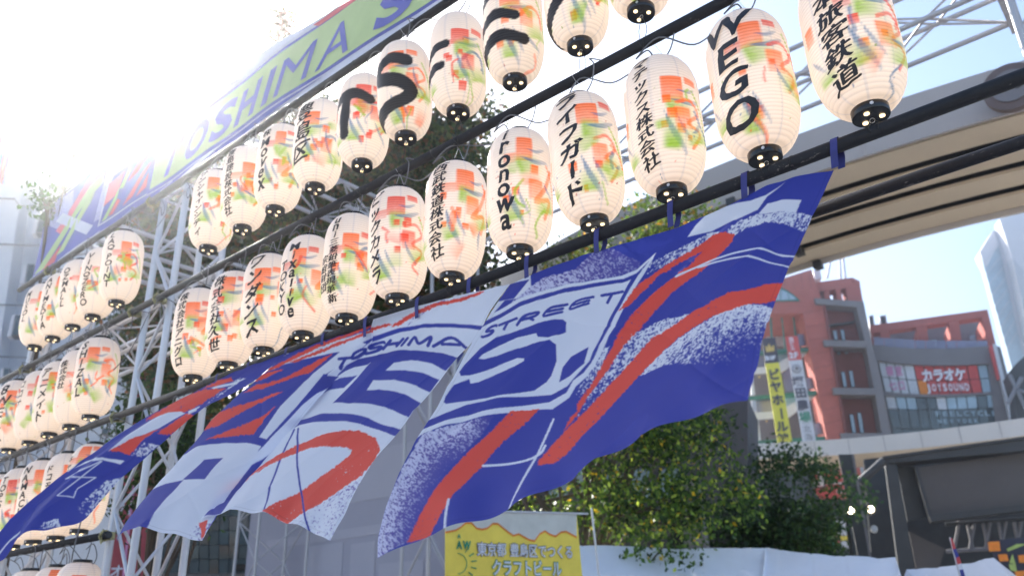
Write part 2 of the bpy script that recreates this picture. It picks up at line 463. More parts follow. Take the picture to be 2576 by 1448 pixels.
truss('cross_truss', 'level truss joining the left tower to the rear frame', (-8.3, 3.0, 3.95), (-5.5, 3.0, 3.95), (0, 0, .3), (0, .3, 0), .5, .02, .010, 'alu')

# ------------------------------------------------------------------ paper lanterns
LH, LR, CR = .588, .151, .057
NS, NRIB, PER = 140, 42, 3
def rprof(t):
    t = np.clip(t, 0, 1)
    lo_ = np.clip(1 - t / .36, 0, 1); hi_ = np.clip((t - .70) / .30, 0, 1)
    k = np.where(t < .5, lo_, hi_)
    p = np.where(t < .5, 2.35, 2.35)
    s = (1 - k ** p) ** (1 / 2.0)
    return CR + (LR - CR) * s * (1 - .015 * np.abs(t - .52))
def srf(phi, h, off=0.0):
    r = rprof(h / LH) + off
    return np.stack([r * np.sin(phi), -r * np.cos(phi), h + 0 * r], -1)
ORG, RED, GRN, BLU = np.array([.90, .15, .0]), np.array([.74, .045, .012]), np.array([.24, .50, .0]), np.array([.01, .15, .38])
def paint(seed, P, H, phic, extra, shift=0.0):
    """P, H = angle and height arrays; paints the water-colour pattern"""
    rn = random.Random(seed); sx = P * LR; base = np.ones(P.shape + (3,)) * np.array([.82, .79, .76])
    rib = .5 + .5 * np.sin(H / LH * NRIB * 2 * math.pi)
    nz = vnoise(sx * 90, H * 600, seed); n2 = vnoise(sx * 25, H * 25, seed + 3)
    def lay(al, col):
        al = np.clip(al, 0, 1)[..., None]; base[:] = base * (1 - al) + (base * 0 + col) * al * (.35 + .65 * 1) * 1.0
    # frame seams
    for k in range(8):
        dph = np.abs((P - (k * math.pi / 4 + .2) + math.pi) % (2 * math.pi) - math.pi) * rprof(H / LH)
        lay(np.clip(1.4 - dph / .0042, 0, 1) * .36, np.array([.45, .5, .62]))
    H0 = H; H = H + shift; sx = sx - LR * max(0, phic - .62) * .75
    def sq(s0, h0, w, h, col, al=.9, fade=1.0, soft=.003):
        a = np.clip((w / 2 - np.abs(sx - s0)) / soft + .5, 0, 1) * np.clip((h / 2 - np.abs(H - h0)) / soft + .5, 0, 1)
        f = 1 - fade * np.clip((h0 + h / 2 - H) / h, 0, 1) * (.45 + .55 * nz)
        lay(a * min(1, al * 1.12) * f * (.84 + .16 * rib), col)
    def swath(s0, h0, w, h, ang, col, al=.75):
        c, s_ = math.cos(ang), math.sin(ang); u = (sx - s0) * c + (H - h0) * s_; v = -(sx - s0) * s_ + (H - h0) * c
        e = np.clip((u / w + .5) * 6, 0, 1) * np.clip(1.1 - (u / w + .5), 0, 1) * np.exp(-(v / h * 1.9) ** 4)
        lay(e * min(1, al * 1.2) * (.75 + .25 * nz) * (u > -w / 2), col)
    def blade(a, b, w, col, bend=.0, al=.85):
        m = ((a[0] + b[0]) / 2 + (b[1] - a[1]) * bend, (a[1] + b[1]) / 2 - (b[0] - a[0]) * bend)
        d, t = strokedist(spline([a, m, b], 5), sx, H)
        ww = w * np.sin(np.clip(t, .02, 1) * 2.6) ** 1
        lay(np.clip((ww - d) / .005 + .3, 0, 1) * al * (1 - .6 * t) * (.82 + .18 * rib) , col)
    def curve(pts, w, col, al=.7):
        d, t = strokedist(spline(pts, 6), sx, H)
        lay(np.clip((w - d) / .004, 0, 1) * min(1, al * 1.15) * (.7 + .3 * n2) * (.8 + .2 * nz), col)
    A = LR
    j = lambda s: rn.uniform(-s, s)
    warm = ORG if rn.random() < .65 else RED; warm2 = RED if rn.random() < .6 else ORG
    # top cluster
    s1 = A * (.60 + j(.28)); hh = .47 + j(.045); w1 = .065 + rn.random() * .035
    sq(s1, hh, w1, .085 + rn.random() * .045, warm, .95, .5)
    if rn.random() < .7: sq(s1 - w1 * .9, hh - .045, w1 * .8, .05, warm2, .6, .8)
    if rn.random() < .6: sq(s1 + w1 * .95, hh + .05, w1 * .7, .035, warm2, .85, .4)
    swath(s1 + .02, hh - .08, .12, .085, .1 + j(.3), GRN, .95)
    blade((s1 - .02, hh - .05 + j(.01)), (s1 + .12, hh - .035 + j(.02)), .013, BLU, .12, .95)
    blade((s1 + .01, hh + .0), (s1 + .10, hh + .015), .009, BLU, .15, .9)
    # small squares
    for k in range(rn.randint(3, 5)):
        a_ = .022 + rn.random() * .022
        sq(A * (.15 + rn.random() * 1.0), .16 + rn.random() * .26, a_, a_ * 1.1, warm if rn.random() < .6 else warm2, .9, .5, .002)
    # low cluster
    s2 = A * (.48 + j(.3)); h2_ = .21 + j(.05)
    swath(s2 - .01, h2_, .10, .07 + rn.random() * .03, 1.7 + j(.3), GRN, 1.0)
    blade((s2 - .035, h2_ + .12), (s2 + .045, h2_ - .065), .014, BLU, .06, .95)
    blade((s2 + .01, h2_ + .11), (s2 + .07, h2_ - .02), .009, BLU, .05, .85)
    # big gestures on the right
    s3 = A * (1.25 + j(.15)); h3 = .34 + j(.05); g = rn.random()
    if g < .35: curve([(s3 - .05, h3 + .07), (s3 + .01, h3 + .09), (s3 + .05, h3 + .04), (s3 - .01, h3 - .02), (s3 + .05, h3 - .05), (s3 + .01, h3 - .12)], .010, warm2, .8)
    elif g < .7: curve([(s3 - .06, h3 + .01), (s3 - .01, h3 + .07), (s3 + .05, h3 + .05), (s3 + .07, h3 - .02)], .012, BLU if rn.random() < .5 else warm2, .75)
    else: curve([(s3 + .06, h3 + .12), (s3 + .02, h3 + .02), (s3 - .03, h3 - .06), (s3 + .05, h3 - .03), (s3 + .03, h3 - .12)], .013, warm, .75)
    sq(s3 - .03, h3 - .0, .07, .10, warm, .75, .7, .008)
    swath(s3 + .03, h3 - .06, .09, .12, 2.0 + j(.3), GRN, .75)
    curve([(s3 + .03, h3 + .14), (s3 + .08, h3 + .05), (s3 + .10, h3 - .08)], .008, GRN if g < .5 else warm, .7)
    # left side of the writing
    s4 = -A * (.85 + rn.random() * .2)
    sq(s4, .36 + j(.05), .05, .07, warm, .8, .7); swath(s4 + .03, .2, .05, .08, 1.6, GRN, .8)
    blade((s4 - .02, .3), (s4 + .04, .22), .008, BLU)
    # loose extra strokes, different on every lantern
    for k in range(rn.randint(2, 4)):
        a_, b_ = A * rn.uniform(.2, 1.7), rn.uniform(.16, .5); cc_ = rn.choice([warm, warm2, GRN, BLU, GRN, warm]); q_ = []
        for m_ in range(rn.randint(3, 4)): q_.append((a_, b_)); a_ += rn.uniform(-.02, .06) * rn.choice([1, 1, -1]); b_ -= rn.uniform(.01, .06)
        curve(q_, rn.uniform(.005, .012), cc_, rn.uniform(.55, .85))
    for k in range(2):
        swath(A * rn.uniform(.3, 1.6), rn.uniform(.15, .45), rn.uniform(.06, .12), rn.uniform(.04, .1), rn.uniform(0, 3), rn.choice([GRN, warm, GRN]), rn.uniform(.4, .8))
    blade((A * rn.uniform(.9, 1.5), rn.uniform(.25, .45)), (A * rn.uniform(1.3, 1.8), rn.uniform(.15, .35)), .010, BLU, .1, .85)
    # splatter
    for k in range(16):
        a_, b_ = rn.uniform(-.1, .25), rn.uniform(.05, .5); r_ = rn.uniform(.0012, .003)
        dd = np.hypot((sx - a_), (H - b_) * .7); lay(np.clip((r_ - dd) / .0015 + .5, 0, 1) * .8, rn.choice([RED, GRN * .6, BLU, RED * .5]))
    for pts, w in extra:                                   # broad black brush strokes
        pts = [(math.radians(a_) * A, b_) for a_, b_ in pts]
        d, t = strokedist(spline(pts, 10), P * LR, H)
        al = np.clip((w * 1.14 * (1 - .10 * np.sin(t * 9)) - d) / .004 + .5, 0, 1)[..., None]; base[:] = base * (1 - al) + np.array([.016, .017, .022]) * al * (.8 + .4 * rib[..., None])
    base *= (1 - .17 * (np.arange(H.shape[0]) % PER == 1))[:, None, None]  # rib grooves darkened in the colour, standing in for their shade
    return np.clip(base, 0, 1)
TT = np.linspace(0, 1, NRIB * PER + 1)
LPHI = np.arange(NS) / NS * 2 * math.pi - math.pi * .5
PP, HH = np.meshgrid(LPHI, TT * LH)
ribw = np.array([0, -.0036, -.0014])
RIBOFF = np.array([ribw[k % PER] for k in range(len(TT))])
rr = rprof(HH / LH) + RIBOFF[:, None]
LGRID = np.stack([rr * np.sin(PP), -rr * np.cos(PP), HH], -1)
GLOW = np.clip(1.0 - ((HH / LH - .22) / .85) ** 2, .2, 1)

def cap_mesh(z0, z1, r, bottom):
    mb = MB(); n = 28; prof = [(r, z0), (r * 1.03, z0 + .003), (r * 1.03, z1 - .003), (r, z1)]
    V = []; Fc = []
    for (a, z) in prof:
        for i in range(n): V.append((a * math.cos(2 * math.pi * i / n), a * math.sin(2 * math.pi * i / n), z))
    for k in range(3):
        for i in range(n): Fc.append([k * n + i, k * n + (i + 1) % n, (k + 1) * n + (i + 1) % n, (k + 1) * n + i])
    V += [(0, 0, z0 + (.004 if bottom else 0)), (0, 0, z1)]; c0 = len(V) - 2
    for i in range(n):
        Fc.append([c0, (i + 1) % n, i]); Fc.append([c0 + 1, 3 * n + i, 3 * n + (i + 1) % n])
    me = bpy.data.meshes.new('cap'); me.from_pydata(V, [], Fc); me.materials.append(M['plastic'])
    me.polygons.foreach_set('use_smooth', [len(f) == 4 for f in Fc]); return me
CAPB = cap_mesh(-.030, .004, CR * 1.02, True); CAPT = cap_mesh(LH - .004, LH + .02, CR * 1.02, False)
HOLES = []
for k in range(3):
    a = 2 * math.pi * k / 3 + .3; c = (math.cos(a) * .033, math.sin(a) * .033)
    V = [(c[0] + .0095 * math.cos(2 * math.pi * i / 10), c[1] + .0095 * math.sin(2 * math.pi * i / 10), -.0335 + .0042 * (math.hypot(c[0], c[1]) < 0)) for i in range(10)]
    hb = MB().tube([(c[0], c[1], -.0325), (c[0], c[1], -.0262)], .0092, 12)
    me = bpy.data.meshes.new('vent_hole'); me.from_pydata(hb.V, [], hb.F); me.materials.append(M['bulb']); HOLES.append(me)
SCREW = bpy.data.meshes.new('rivet'); sb = MB().tube([(.018, -.0575, -.013), (.018, -.0605, -.013)], .006, 10); SCREW.from_pydata(sb.V, [], sb.F); SCREW.materials.append(M['alu'])
hk = MB(); hk.tube([(.008 * math.cos(t_), 0, -.042 + .009 * math.sin(t_)) for t_ in np.linspace(0, 2 * math.pi, 13)], .0012, 5)
HOOK = bpy.data.meshes.new('hook'); HOOK.from_pydata(hk.V, [], hk.F); HOOK.materials.append(M['alu'])

def lantern(x, zb, zbar_top, zbar_low, seed, label, cols=(), extra=(), slant=.28, tilt=(0, 0)):
    """zb = height of the paper's lower edge; cols = [(angle in degrees, top height, cell height, cell width, letters, boldness)]"""
    t = thing('paper_lantern', (x, YB, zb), label, 'lantern', 'painted paper lanterns hung in rows on the pipes')
    t.rotation_euler = (math.radians(tilt[0]), math.radians(tilt[1]), math.radians(R_.uniform(-6, 6)))
    phic = math.atan2(-x, YB)
    te = (zb + .3 - CAM[2]) / math.hypot(x, YB)
    col = paint(seed, PP, HH, phic, extra, LR * te * .9)
    q1, q2, q3 = (random.Random(seed + k).uniform(-1, 1) for k in (1, 2, 3))
    dent = 1 + .016 * (vnoise(np.cos(PP) * 1.6 + seed, np.sin(PP) * 1.6 + HH * 7, seed) - .5) + .010 * (vnoise(HH * 55 + 0 * PP, PP * 0 + seed, seed + 2) - .5)
    body = LGRID.copy(); body[..., 0] *= dent; body[..., 1] *= dent; env = np.sin(HH / LH * math.pi)
    body[..., 0] += env * .006 * q1; body[..., 1] += env * .006 * q2
    gridobj('paper_body', body, MLANT, t, col, GLOW, closed=True, off=(0, 0, 0))
    for nm, me in (('bottom_cap', CAPB), ('top_cap', CAPT), ('rivet', SCREW), ('hook', HOOK), ('vent_hole', HOLES[0]), ('vent_hole', HOLES[1]), ('vent_hole', HOLES[2])):
        link(bpy.data.objects.new(nm, me), t)
    rn = random.Random(seed)
    for (ang, top, ch, cw, letters, bold) in cols:
        mb = MB(); y = max(top - LR * te * max(0, math.cos(phic - math.radians(ang))) * .85, len(letters) * ch + .035)
        for k, c in enumerate(letters):
            if c == ' ': y -= ch * .35; continue
            V, Fc = glyph(c, 0.0 if ord(c) > 0x4dff else round(bold + .014, 4))
            if len(V) == 0: continue
            if c == 'ー': V = np.stack([.5 + (V[:, 1] - .38), .36 - (V[:, 0] - .5)], 1)
            lo_, hi_ = V.min(0), V.max(0); cx = (lo_[0] + hi_[0]) / 2
            cjk = ord(c) > 0x2000
            V, F2 = subdiv_glyph(V, Fc, .16)
            sx_ = cw * 1.16 if cjk else cw * 1.1 / .72
            sy_ = ch * .98 if cjk else ch / max(hi_[1] - lo_[1], .45) * .86
            yb = (V[:, 1] - (-.07 if cjk else lo_[1])) * sy_
            if c == 'i': sx_ *= .75
            xx = (V[:, 0] - cx) * sx_
            xx = xx + yb * .12 + (vnoise(V[:, 0] * 7, V[:, 1] * 7, seed + k) - .5) * cw * .07 + rn.uniform(-.003, .003)
            yy = y - ch * .94 + yb + xx * slant + (vnoise(V[:, 0] * 6 + 9, V[:, 1] * 6, seed + k + 5) - .5) * ch * .07
            Hh = np.clip(yy, .01, LH - .01)
            rad = rprof(Hh / LH)
            P3 = srf(math.radians(ang + (10 if x < -3 else 0)) + xx / rad, Hh, .0045)
            mb.add(P3.tolist(), F2)
            if ord(c) > 0x4dff:
                for dx_, dy_, o_ in ((.035, .012, .0016), (.0, .022, .0020), (-.03, -.008, .0024)):
                    P4 = srf(math.radians(ang + (10 if x < -3 else 0)) + (xx + cw * dx_) / rad, np.clip(Hh + ch * dy_, .01, LH - .01), o_ + .0035); mb.add(P4.tolist(), F2)
            y -= ch
        mb.build('lettering', M['ink'], t, False, off=(0, 0, 0))
    # hanging wire and supply cable up to the pipe above
    up = zbar_top - zb
    a = CR * .8
    MB().tube([(-a, 0, LH + .015), (0, 0, up - BR), (0, -BR, up)], .0011, 5).tube([(a, 0, LH + .015), (.004, 0, up - BR)], .0011, 5).build('hanging_wire', M['alu'], t, off=(0, 0, 0))
    s = rn.uniform(.02, .06)
    pts = spline([(.01, .01, LH + .01), (.03 + s, -.01, LH + .05), (.06 + s, -.02, up - .01), (.05 + s, -.03, up + .02), (.09 + s, .005, up + .005)], 6)
    MB().tube(pts, .0032, 6).build('supply_cable', M['cable'], t, True, off=(0, 0, 0))
    lw = zbar_low - zb
    pts = spline([(.002, 0, -.04), (-.014, -.004, (lw - .04) / 2), (-.012, -.006, lw + BR), (-.012, -BR - .003, lw), (0, 0, lw - BR - .003)], 6)
    pt2 = spline([(.004, 0, -.04), (.024, -.004, (lw - .04) / 2), (.016, -.006, lw + BR), (.016, -BR - .003, lw), (0, 0, lw - BR - .003)], 6)
    MB().tube(pts, .0016, 5).tube(pt2, .0016, 5).build('tie_wire', M['cable_black'], t, True, off=(0, 0, 0))
    return t

rows = [
 # x, zb, upper pipe, lower pipe, seed, label, columns, strokes, slant
 (-.544, 3.150, Z3, Z4, 31, 'nearest large lantern at the top right with a column of black kanji', [(-14, .50, .076, .088, '日本旅客鉄道', .018)], (), .30),
 (-.913, 3.142, Z3, Z4, 32, 'second lantern from the right, four big black Latin capitals down its front', [(-8, .575, .125, .118, 'WEGO', .012)], (), .20),
 (-1.292, 3.142, Z3, Z4, 33, 'third lantern from the right with small katakana and kanji and a red square', [(-4, .545, .0565, .066, 'マテックス株式会社', .014)], (), .28),
 (-1.655, 3.142, Z3, Z4, 34, 'fourth lantern from the right with six bold katakana and green patches', [(9, .545, .086, .098, 'ライフガード', .02)], (), .25),
 (-2.053, 3.140, Z3, Z4, 35, 'middle row lantern with lower case Latin letters and a red top with blue arcs', [(9, .55, .0735, .074, 'ironowa', .012)], (), .05),
 (-2.470, 3.140, Z3, Z4, 36, 'middle row lantern with eight small kanji and orange and green washes', [(4, .54, .0635, .066, '西武鉄道株式会社', .014)], (), .25),
 (-2.852, 3.142, Z3, Z4, 37, 'middle row lantern with six katakana beside large orange patches', [(2, .535, .083, .07, 'ビックカメラ', .018)], (), .28),
 (-3.245, 3.140, Z3, Z4, 38, 'middle row lantern with two columns of small kanji and a red and blue swirl', [(8, .54, .045, .052, 'uni三菱鉛筆表現革新', .014), (-16, .33, .053, .05, '宗組財団', .016)], (), .12),
 (-3.625, 3.140, Z3, Z4, 39, 'middle row lantern with two columns of Latin letters, mostly plain paper', [(17, .545, .057, .055, 'Mixalive', .012), (-9, .425, .066, .052, 'TOKYO', .012)], (), .05),
 (-4.002, 3.140, Z3, Z4, 40, 'middle row lantern with five broad katakana and blue and red arcs', [(6, .545, .104, .085, 'ワンダンス', .02)], (), .3),
 (-4.378, 3.138, Z3, Z4, 41, 'second lantern right of the gap, with kanji and a large orange patch low down', [(6, .535, .083, .07, '株式会社久世', .018)], (), .12),
 (-4.785, 3.142, Z3, Z4, 42, 'first lantern right of the gap in the middle row', [(8, .54, .062, .056, '株式会社アニグロ', .016)], (), .12),
 (-6.235, 3.150, Z3, Z4, 43, 'first lantern left of the gap in the middle row, red ring strokes on its right', [(6, .56, .072, .06, 'SHIZAL', .008)], (), .1),
 (-6.56, 3.132, Z3, Z4, 44, 'second lantern left of the gap in the middle row, four small kanji', [(14, .50, .058, .056, '株式会社', .014)], (), .1),
 (-6.957, 3.135, Z3, Z4, 45, 'third lantern left of the gap in the middle row, thin katakana and orange patches', [(14, .53, .09, .07, 'アニメイト', .008)], (), .1),
 (-7.33, 3.130, Z3, Z4, 46, 'fourth lantern left of the gap in the middle row, orange checks', [(-4, .5, .08, .05, 'コロナ', .008)], (), .1),
 (-7.793, 3.140, Z3, Z4, 47, 'leftmost visible middle row lantern with a figure and capitals, cut by the frame', [(22, .54, .1, .085, '8WELL', .008)], (), .1),
 (-1.339, 4.046, Z2, Z3, 51, 'top row lantern of which only the plain lower end shows, rightmost of that row', [], (), 0),
 (-1.664, 4.042, Z2, Z3, 52, 'top row lantern second from the right with a black stroke at its upper left', [], [([(-75, .16), (-30, .225), (10, .29), (30, .30)], .026)], 0),
 (-2.051, 4.042, Z2, Z3, 53, 'top row lantern with thick black arms like a capital E and a red patch', [], [([(-60, .52), (-55, .20)], .03), ([(-55, .50), (0, .545), (50, .52)], .028), ([(-55, .345), (0, .40), (44, .375)], .027), ([(-55, .20), (5, .27), (62, .245)], .027)], 0),
 (-2.431, 4.046, Z2, Z3, 54, 'top row lantern with two black stubs on its left and a big orange patch', [], [([(-70, .5), (-68, .2)], .03), ([(-60, .36), (-20, .425), (12, .43)], .025), ([(-60, .25), (-20, .30), (2, .30)], .025)], 0),
 (-2.825, 4.070, Z2, Z3, 55, 'top row lantern with a thick black letter S', [], [([(54, .485), (22, .51), (-6, .49), (-22, .45), (-14, .405), (10, .378), (42, .345), (63, .29), (50, .235), (8, .205), (-50, .165)], .035)], 0),
 (-3.185, 4.048, Z2, Z3, 56, 'top row lantern with a thick black letter T', [], [([(-60, .40), (-10, .475), (30, .475), (60, .44)], .031), ([(6, .46), (2, .35), (0, .22)], .033)], 0),
 (-3.619, 4.070, Z2, Z3, 57, 'top row lantern with three large kanji and blue washes', [(2, .56, .14, .105, '豊島区', .014)], (), .25),
 (-4.024, 4.070, Z2, Z3, 58, 'top row lantern with a kanji over slanted Latin letters and an orange square', [(6, .55, .06, .055, '株', .014), (6, .485, .075, .062, 'Movex', .01)], (), .2),
 (-4.391, 4.066, Z2, Z3, 59, 'top row lantern with a column of small blurred kanji', [(4, .53, .062, .055, '豊島建設株式会社', .014)], (), .2),
 (-4.805, 4.058, Z2, Z3, 60, 'top row lantern just right of the gap with nine thin katakana', [(6, .545, .056, .052, 'サンシャインシティ', .012)], (), .3),
 (-6.125, 4.030, Z2, Z3, 61, 'top row lantern just left of the gap with a red zigzag brush stroke', [(14, .535, .056, .05, 'LAQ POINT', .008)], [], .05),
 (-6.53, 4.020, Z2, Z3, 62, 'second lantern left of the gap in the top row, Latin capitals', [(12, .53, .058, .05, 'VINQZERO', .008)], (), .05),
 (-6.905, 4.030, Z2, Z3, 63, 'third lantern left of the gap in the top row', [(8, .5, .06, .05, 'OZMALL', .008)], (), .05),
 (-7.295, 4.026, Z2, Z3, 64, 'fourth lantern left of the gap in the top row', [(8, .5, .06, .05, 'ANIMEDIA', .008)], (), .05),
 (-7.687, 4.040, Z2, Z3, 65, 'leftmost top row lantern, near the end of the pipe', [(8, .5, .06, .05, 'MUSOL', .008)], (), .05),
 (-6.085, 2.318, Z4, Z5, 71, 'lower lantern half hidden behind the left tail of the flag, at the open pipe end', [(-10, .5, .06, .05, 'キヤノン', .01)], (), .1),
 (-6.46, 2.306, Z4, Z5, 72, 'second lantern from the open end of the lower pipe', [(14, .5, .06, .05, 'ドコモ店', .01)], (), .1),
 (-6.865, 2.312, Z4, Z5, 73, 'third lantern from the open end of the lower pipe, capitals down its left', [(10, .545, .062, .052, 'NAMACHI', .008)], (), .05),
 (-7.27, 2.310, Z4, Z5, 74, 'fourth lantern from the open end of the lower pipe, soft green wash', [(10, .52, .062, .052, 'TOPS', .008)], (), .05),
 (-7.66, 2.310, Z4, Z5, 75, 'leftmost lower lantern, cut by the picture edge', [(10, .5, .07, .055, 'LOFT', .008)], (), .05),
 (-5.98, 1.505, Z5, Z6, 81, 'bottom left lantern of which only the top shows, rightmost of its row', [], (), 0),
 (-6.38, 1.500, Z5, Z6, 82, 'second lantern top showing at the bottom left corner', [], (), 0),
 (-6.78, 1.500, Z5, Z6, 83, 'lantern top at the very bottom left corner', [], (), 0),
]
for (x, zb, zt, zl, seed, lab, cols, extra, sl) in rows:
    lantern(x, zb, zt, zl, seed, lab, cols, extra, sl, (R_.uniform(-2.2, 2.2), R_.uniform(-3.2, 1.5)))

def cable(label, x0, x1, z, amp, seed, y=YB + .015, r=.0036):
    rn = random.Random(seed); t = thing('power_cable', (x0, y, z), label, 'cable')
    pts = []; x = x0
    while x < x1:
        pts += [(x, y - .03, z - .022), (x + .12, y + .035, z - .03 - amp * rn.random()), (x + .25, y + .03, z - .04 - amp * rn.random())]
        if rn.random() < .5:
            lx, lz = x + .27, z - .06
            pts += [(lx + .03, y + .03, lz - .07 - rn.random() * .05), (lx + .08, y + .02, lz - .05), (lx + .07, y - .01, lz + .02), (lx + .02, y - .03, lz - .01)]
        x += .38 + rn.random() * .05
    MB().tube(spline(pts, 6), r, 6).build('cable_run', M['cable'], t, True)
cable('grey power cable looping along the top pipe', -8.0, .6, Z2, .05, 1)
cable('grey power cable with dangling loops along the second pipe', -8.2, .6, Z3, .06, 2)
cable('grey power cable under the flag pipe at the left', -8.2, -4.9, Z4, .10, 3)
cable('grey cable tangled along the short lower pipe', -8.2, -5.9, Z5, .12, 4)
t = thing('power_cable', (-4.9, YB + .1, Z2 - .05), 'thin cable drooping in a long bow across the gap between the lantern groups', 'cable')
MB().tube(spline([(-6.1, YB, Z2 - .05), (-5.85, YB + .05, Z2 - .24), (-5.5, YB + .04, Z2 - .12), (-4.95, YB, Z2 - .03)], 10), .0035, 6).build('cable_run', M['cable'], t, True)
t = thing('power_cable', (-6.0, YB + .1, Z3 - .1), 'dark cable sagging left of the tower under the second pipe', 'cable')
MB().tube(spline([(-5.6, YB + .03, Z3 - .05), (-5.9, YB + .05, Z3 - .3), (-6.3, YB + .04, Z3 - .42), (-6.7, YB, Z3 - .3), (-6.9, YB, Z3 - .05)], 10), .004, 6).build('cable_run', M['cable'], t, True)
t = thing('power_cable', (-5.9, 2.4, 2.0), 'grey cable hanging past the lower pipe to the bottom lanterns', 'cable')
MB().tube(spline([(-5.75, 2.45, 3.0), (-5.85, 2.43, 2.6), (-5.92, 2.42, 2.2), (-6.0, 2.45, 2.1)], 10), .005, 6).build('cable_run', M['cable'], t, True)

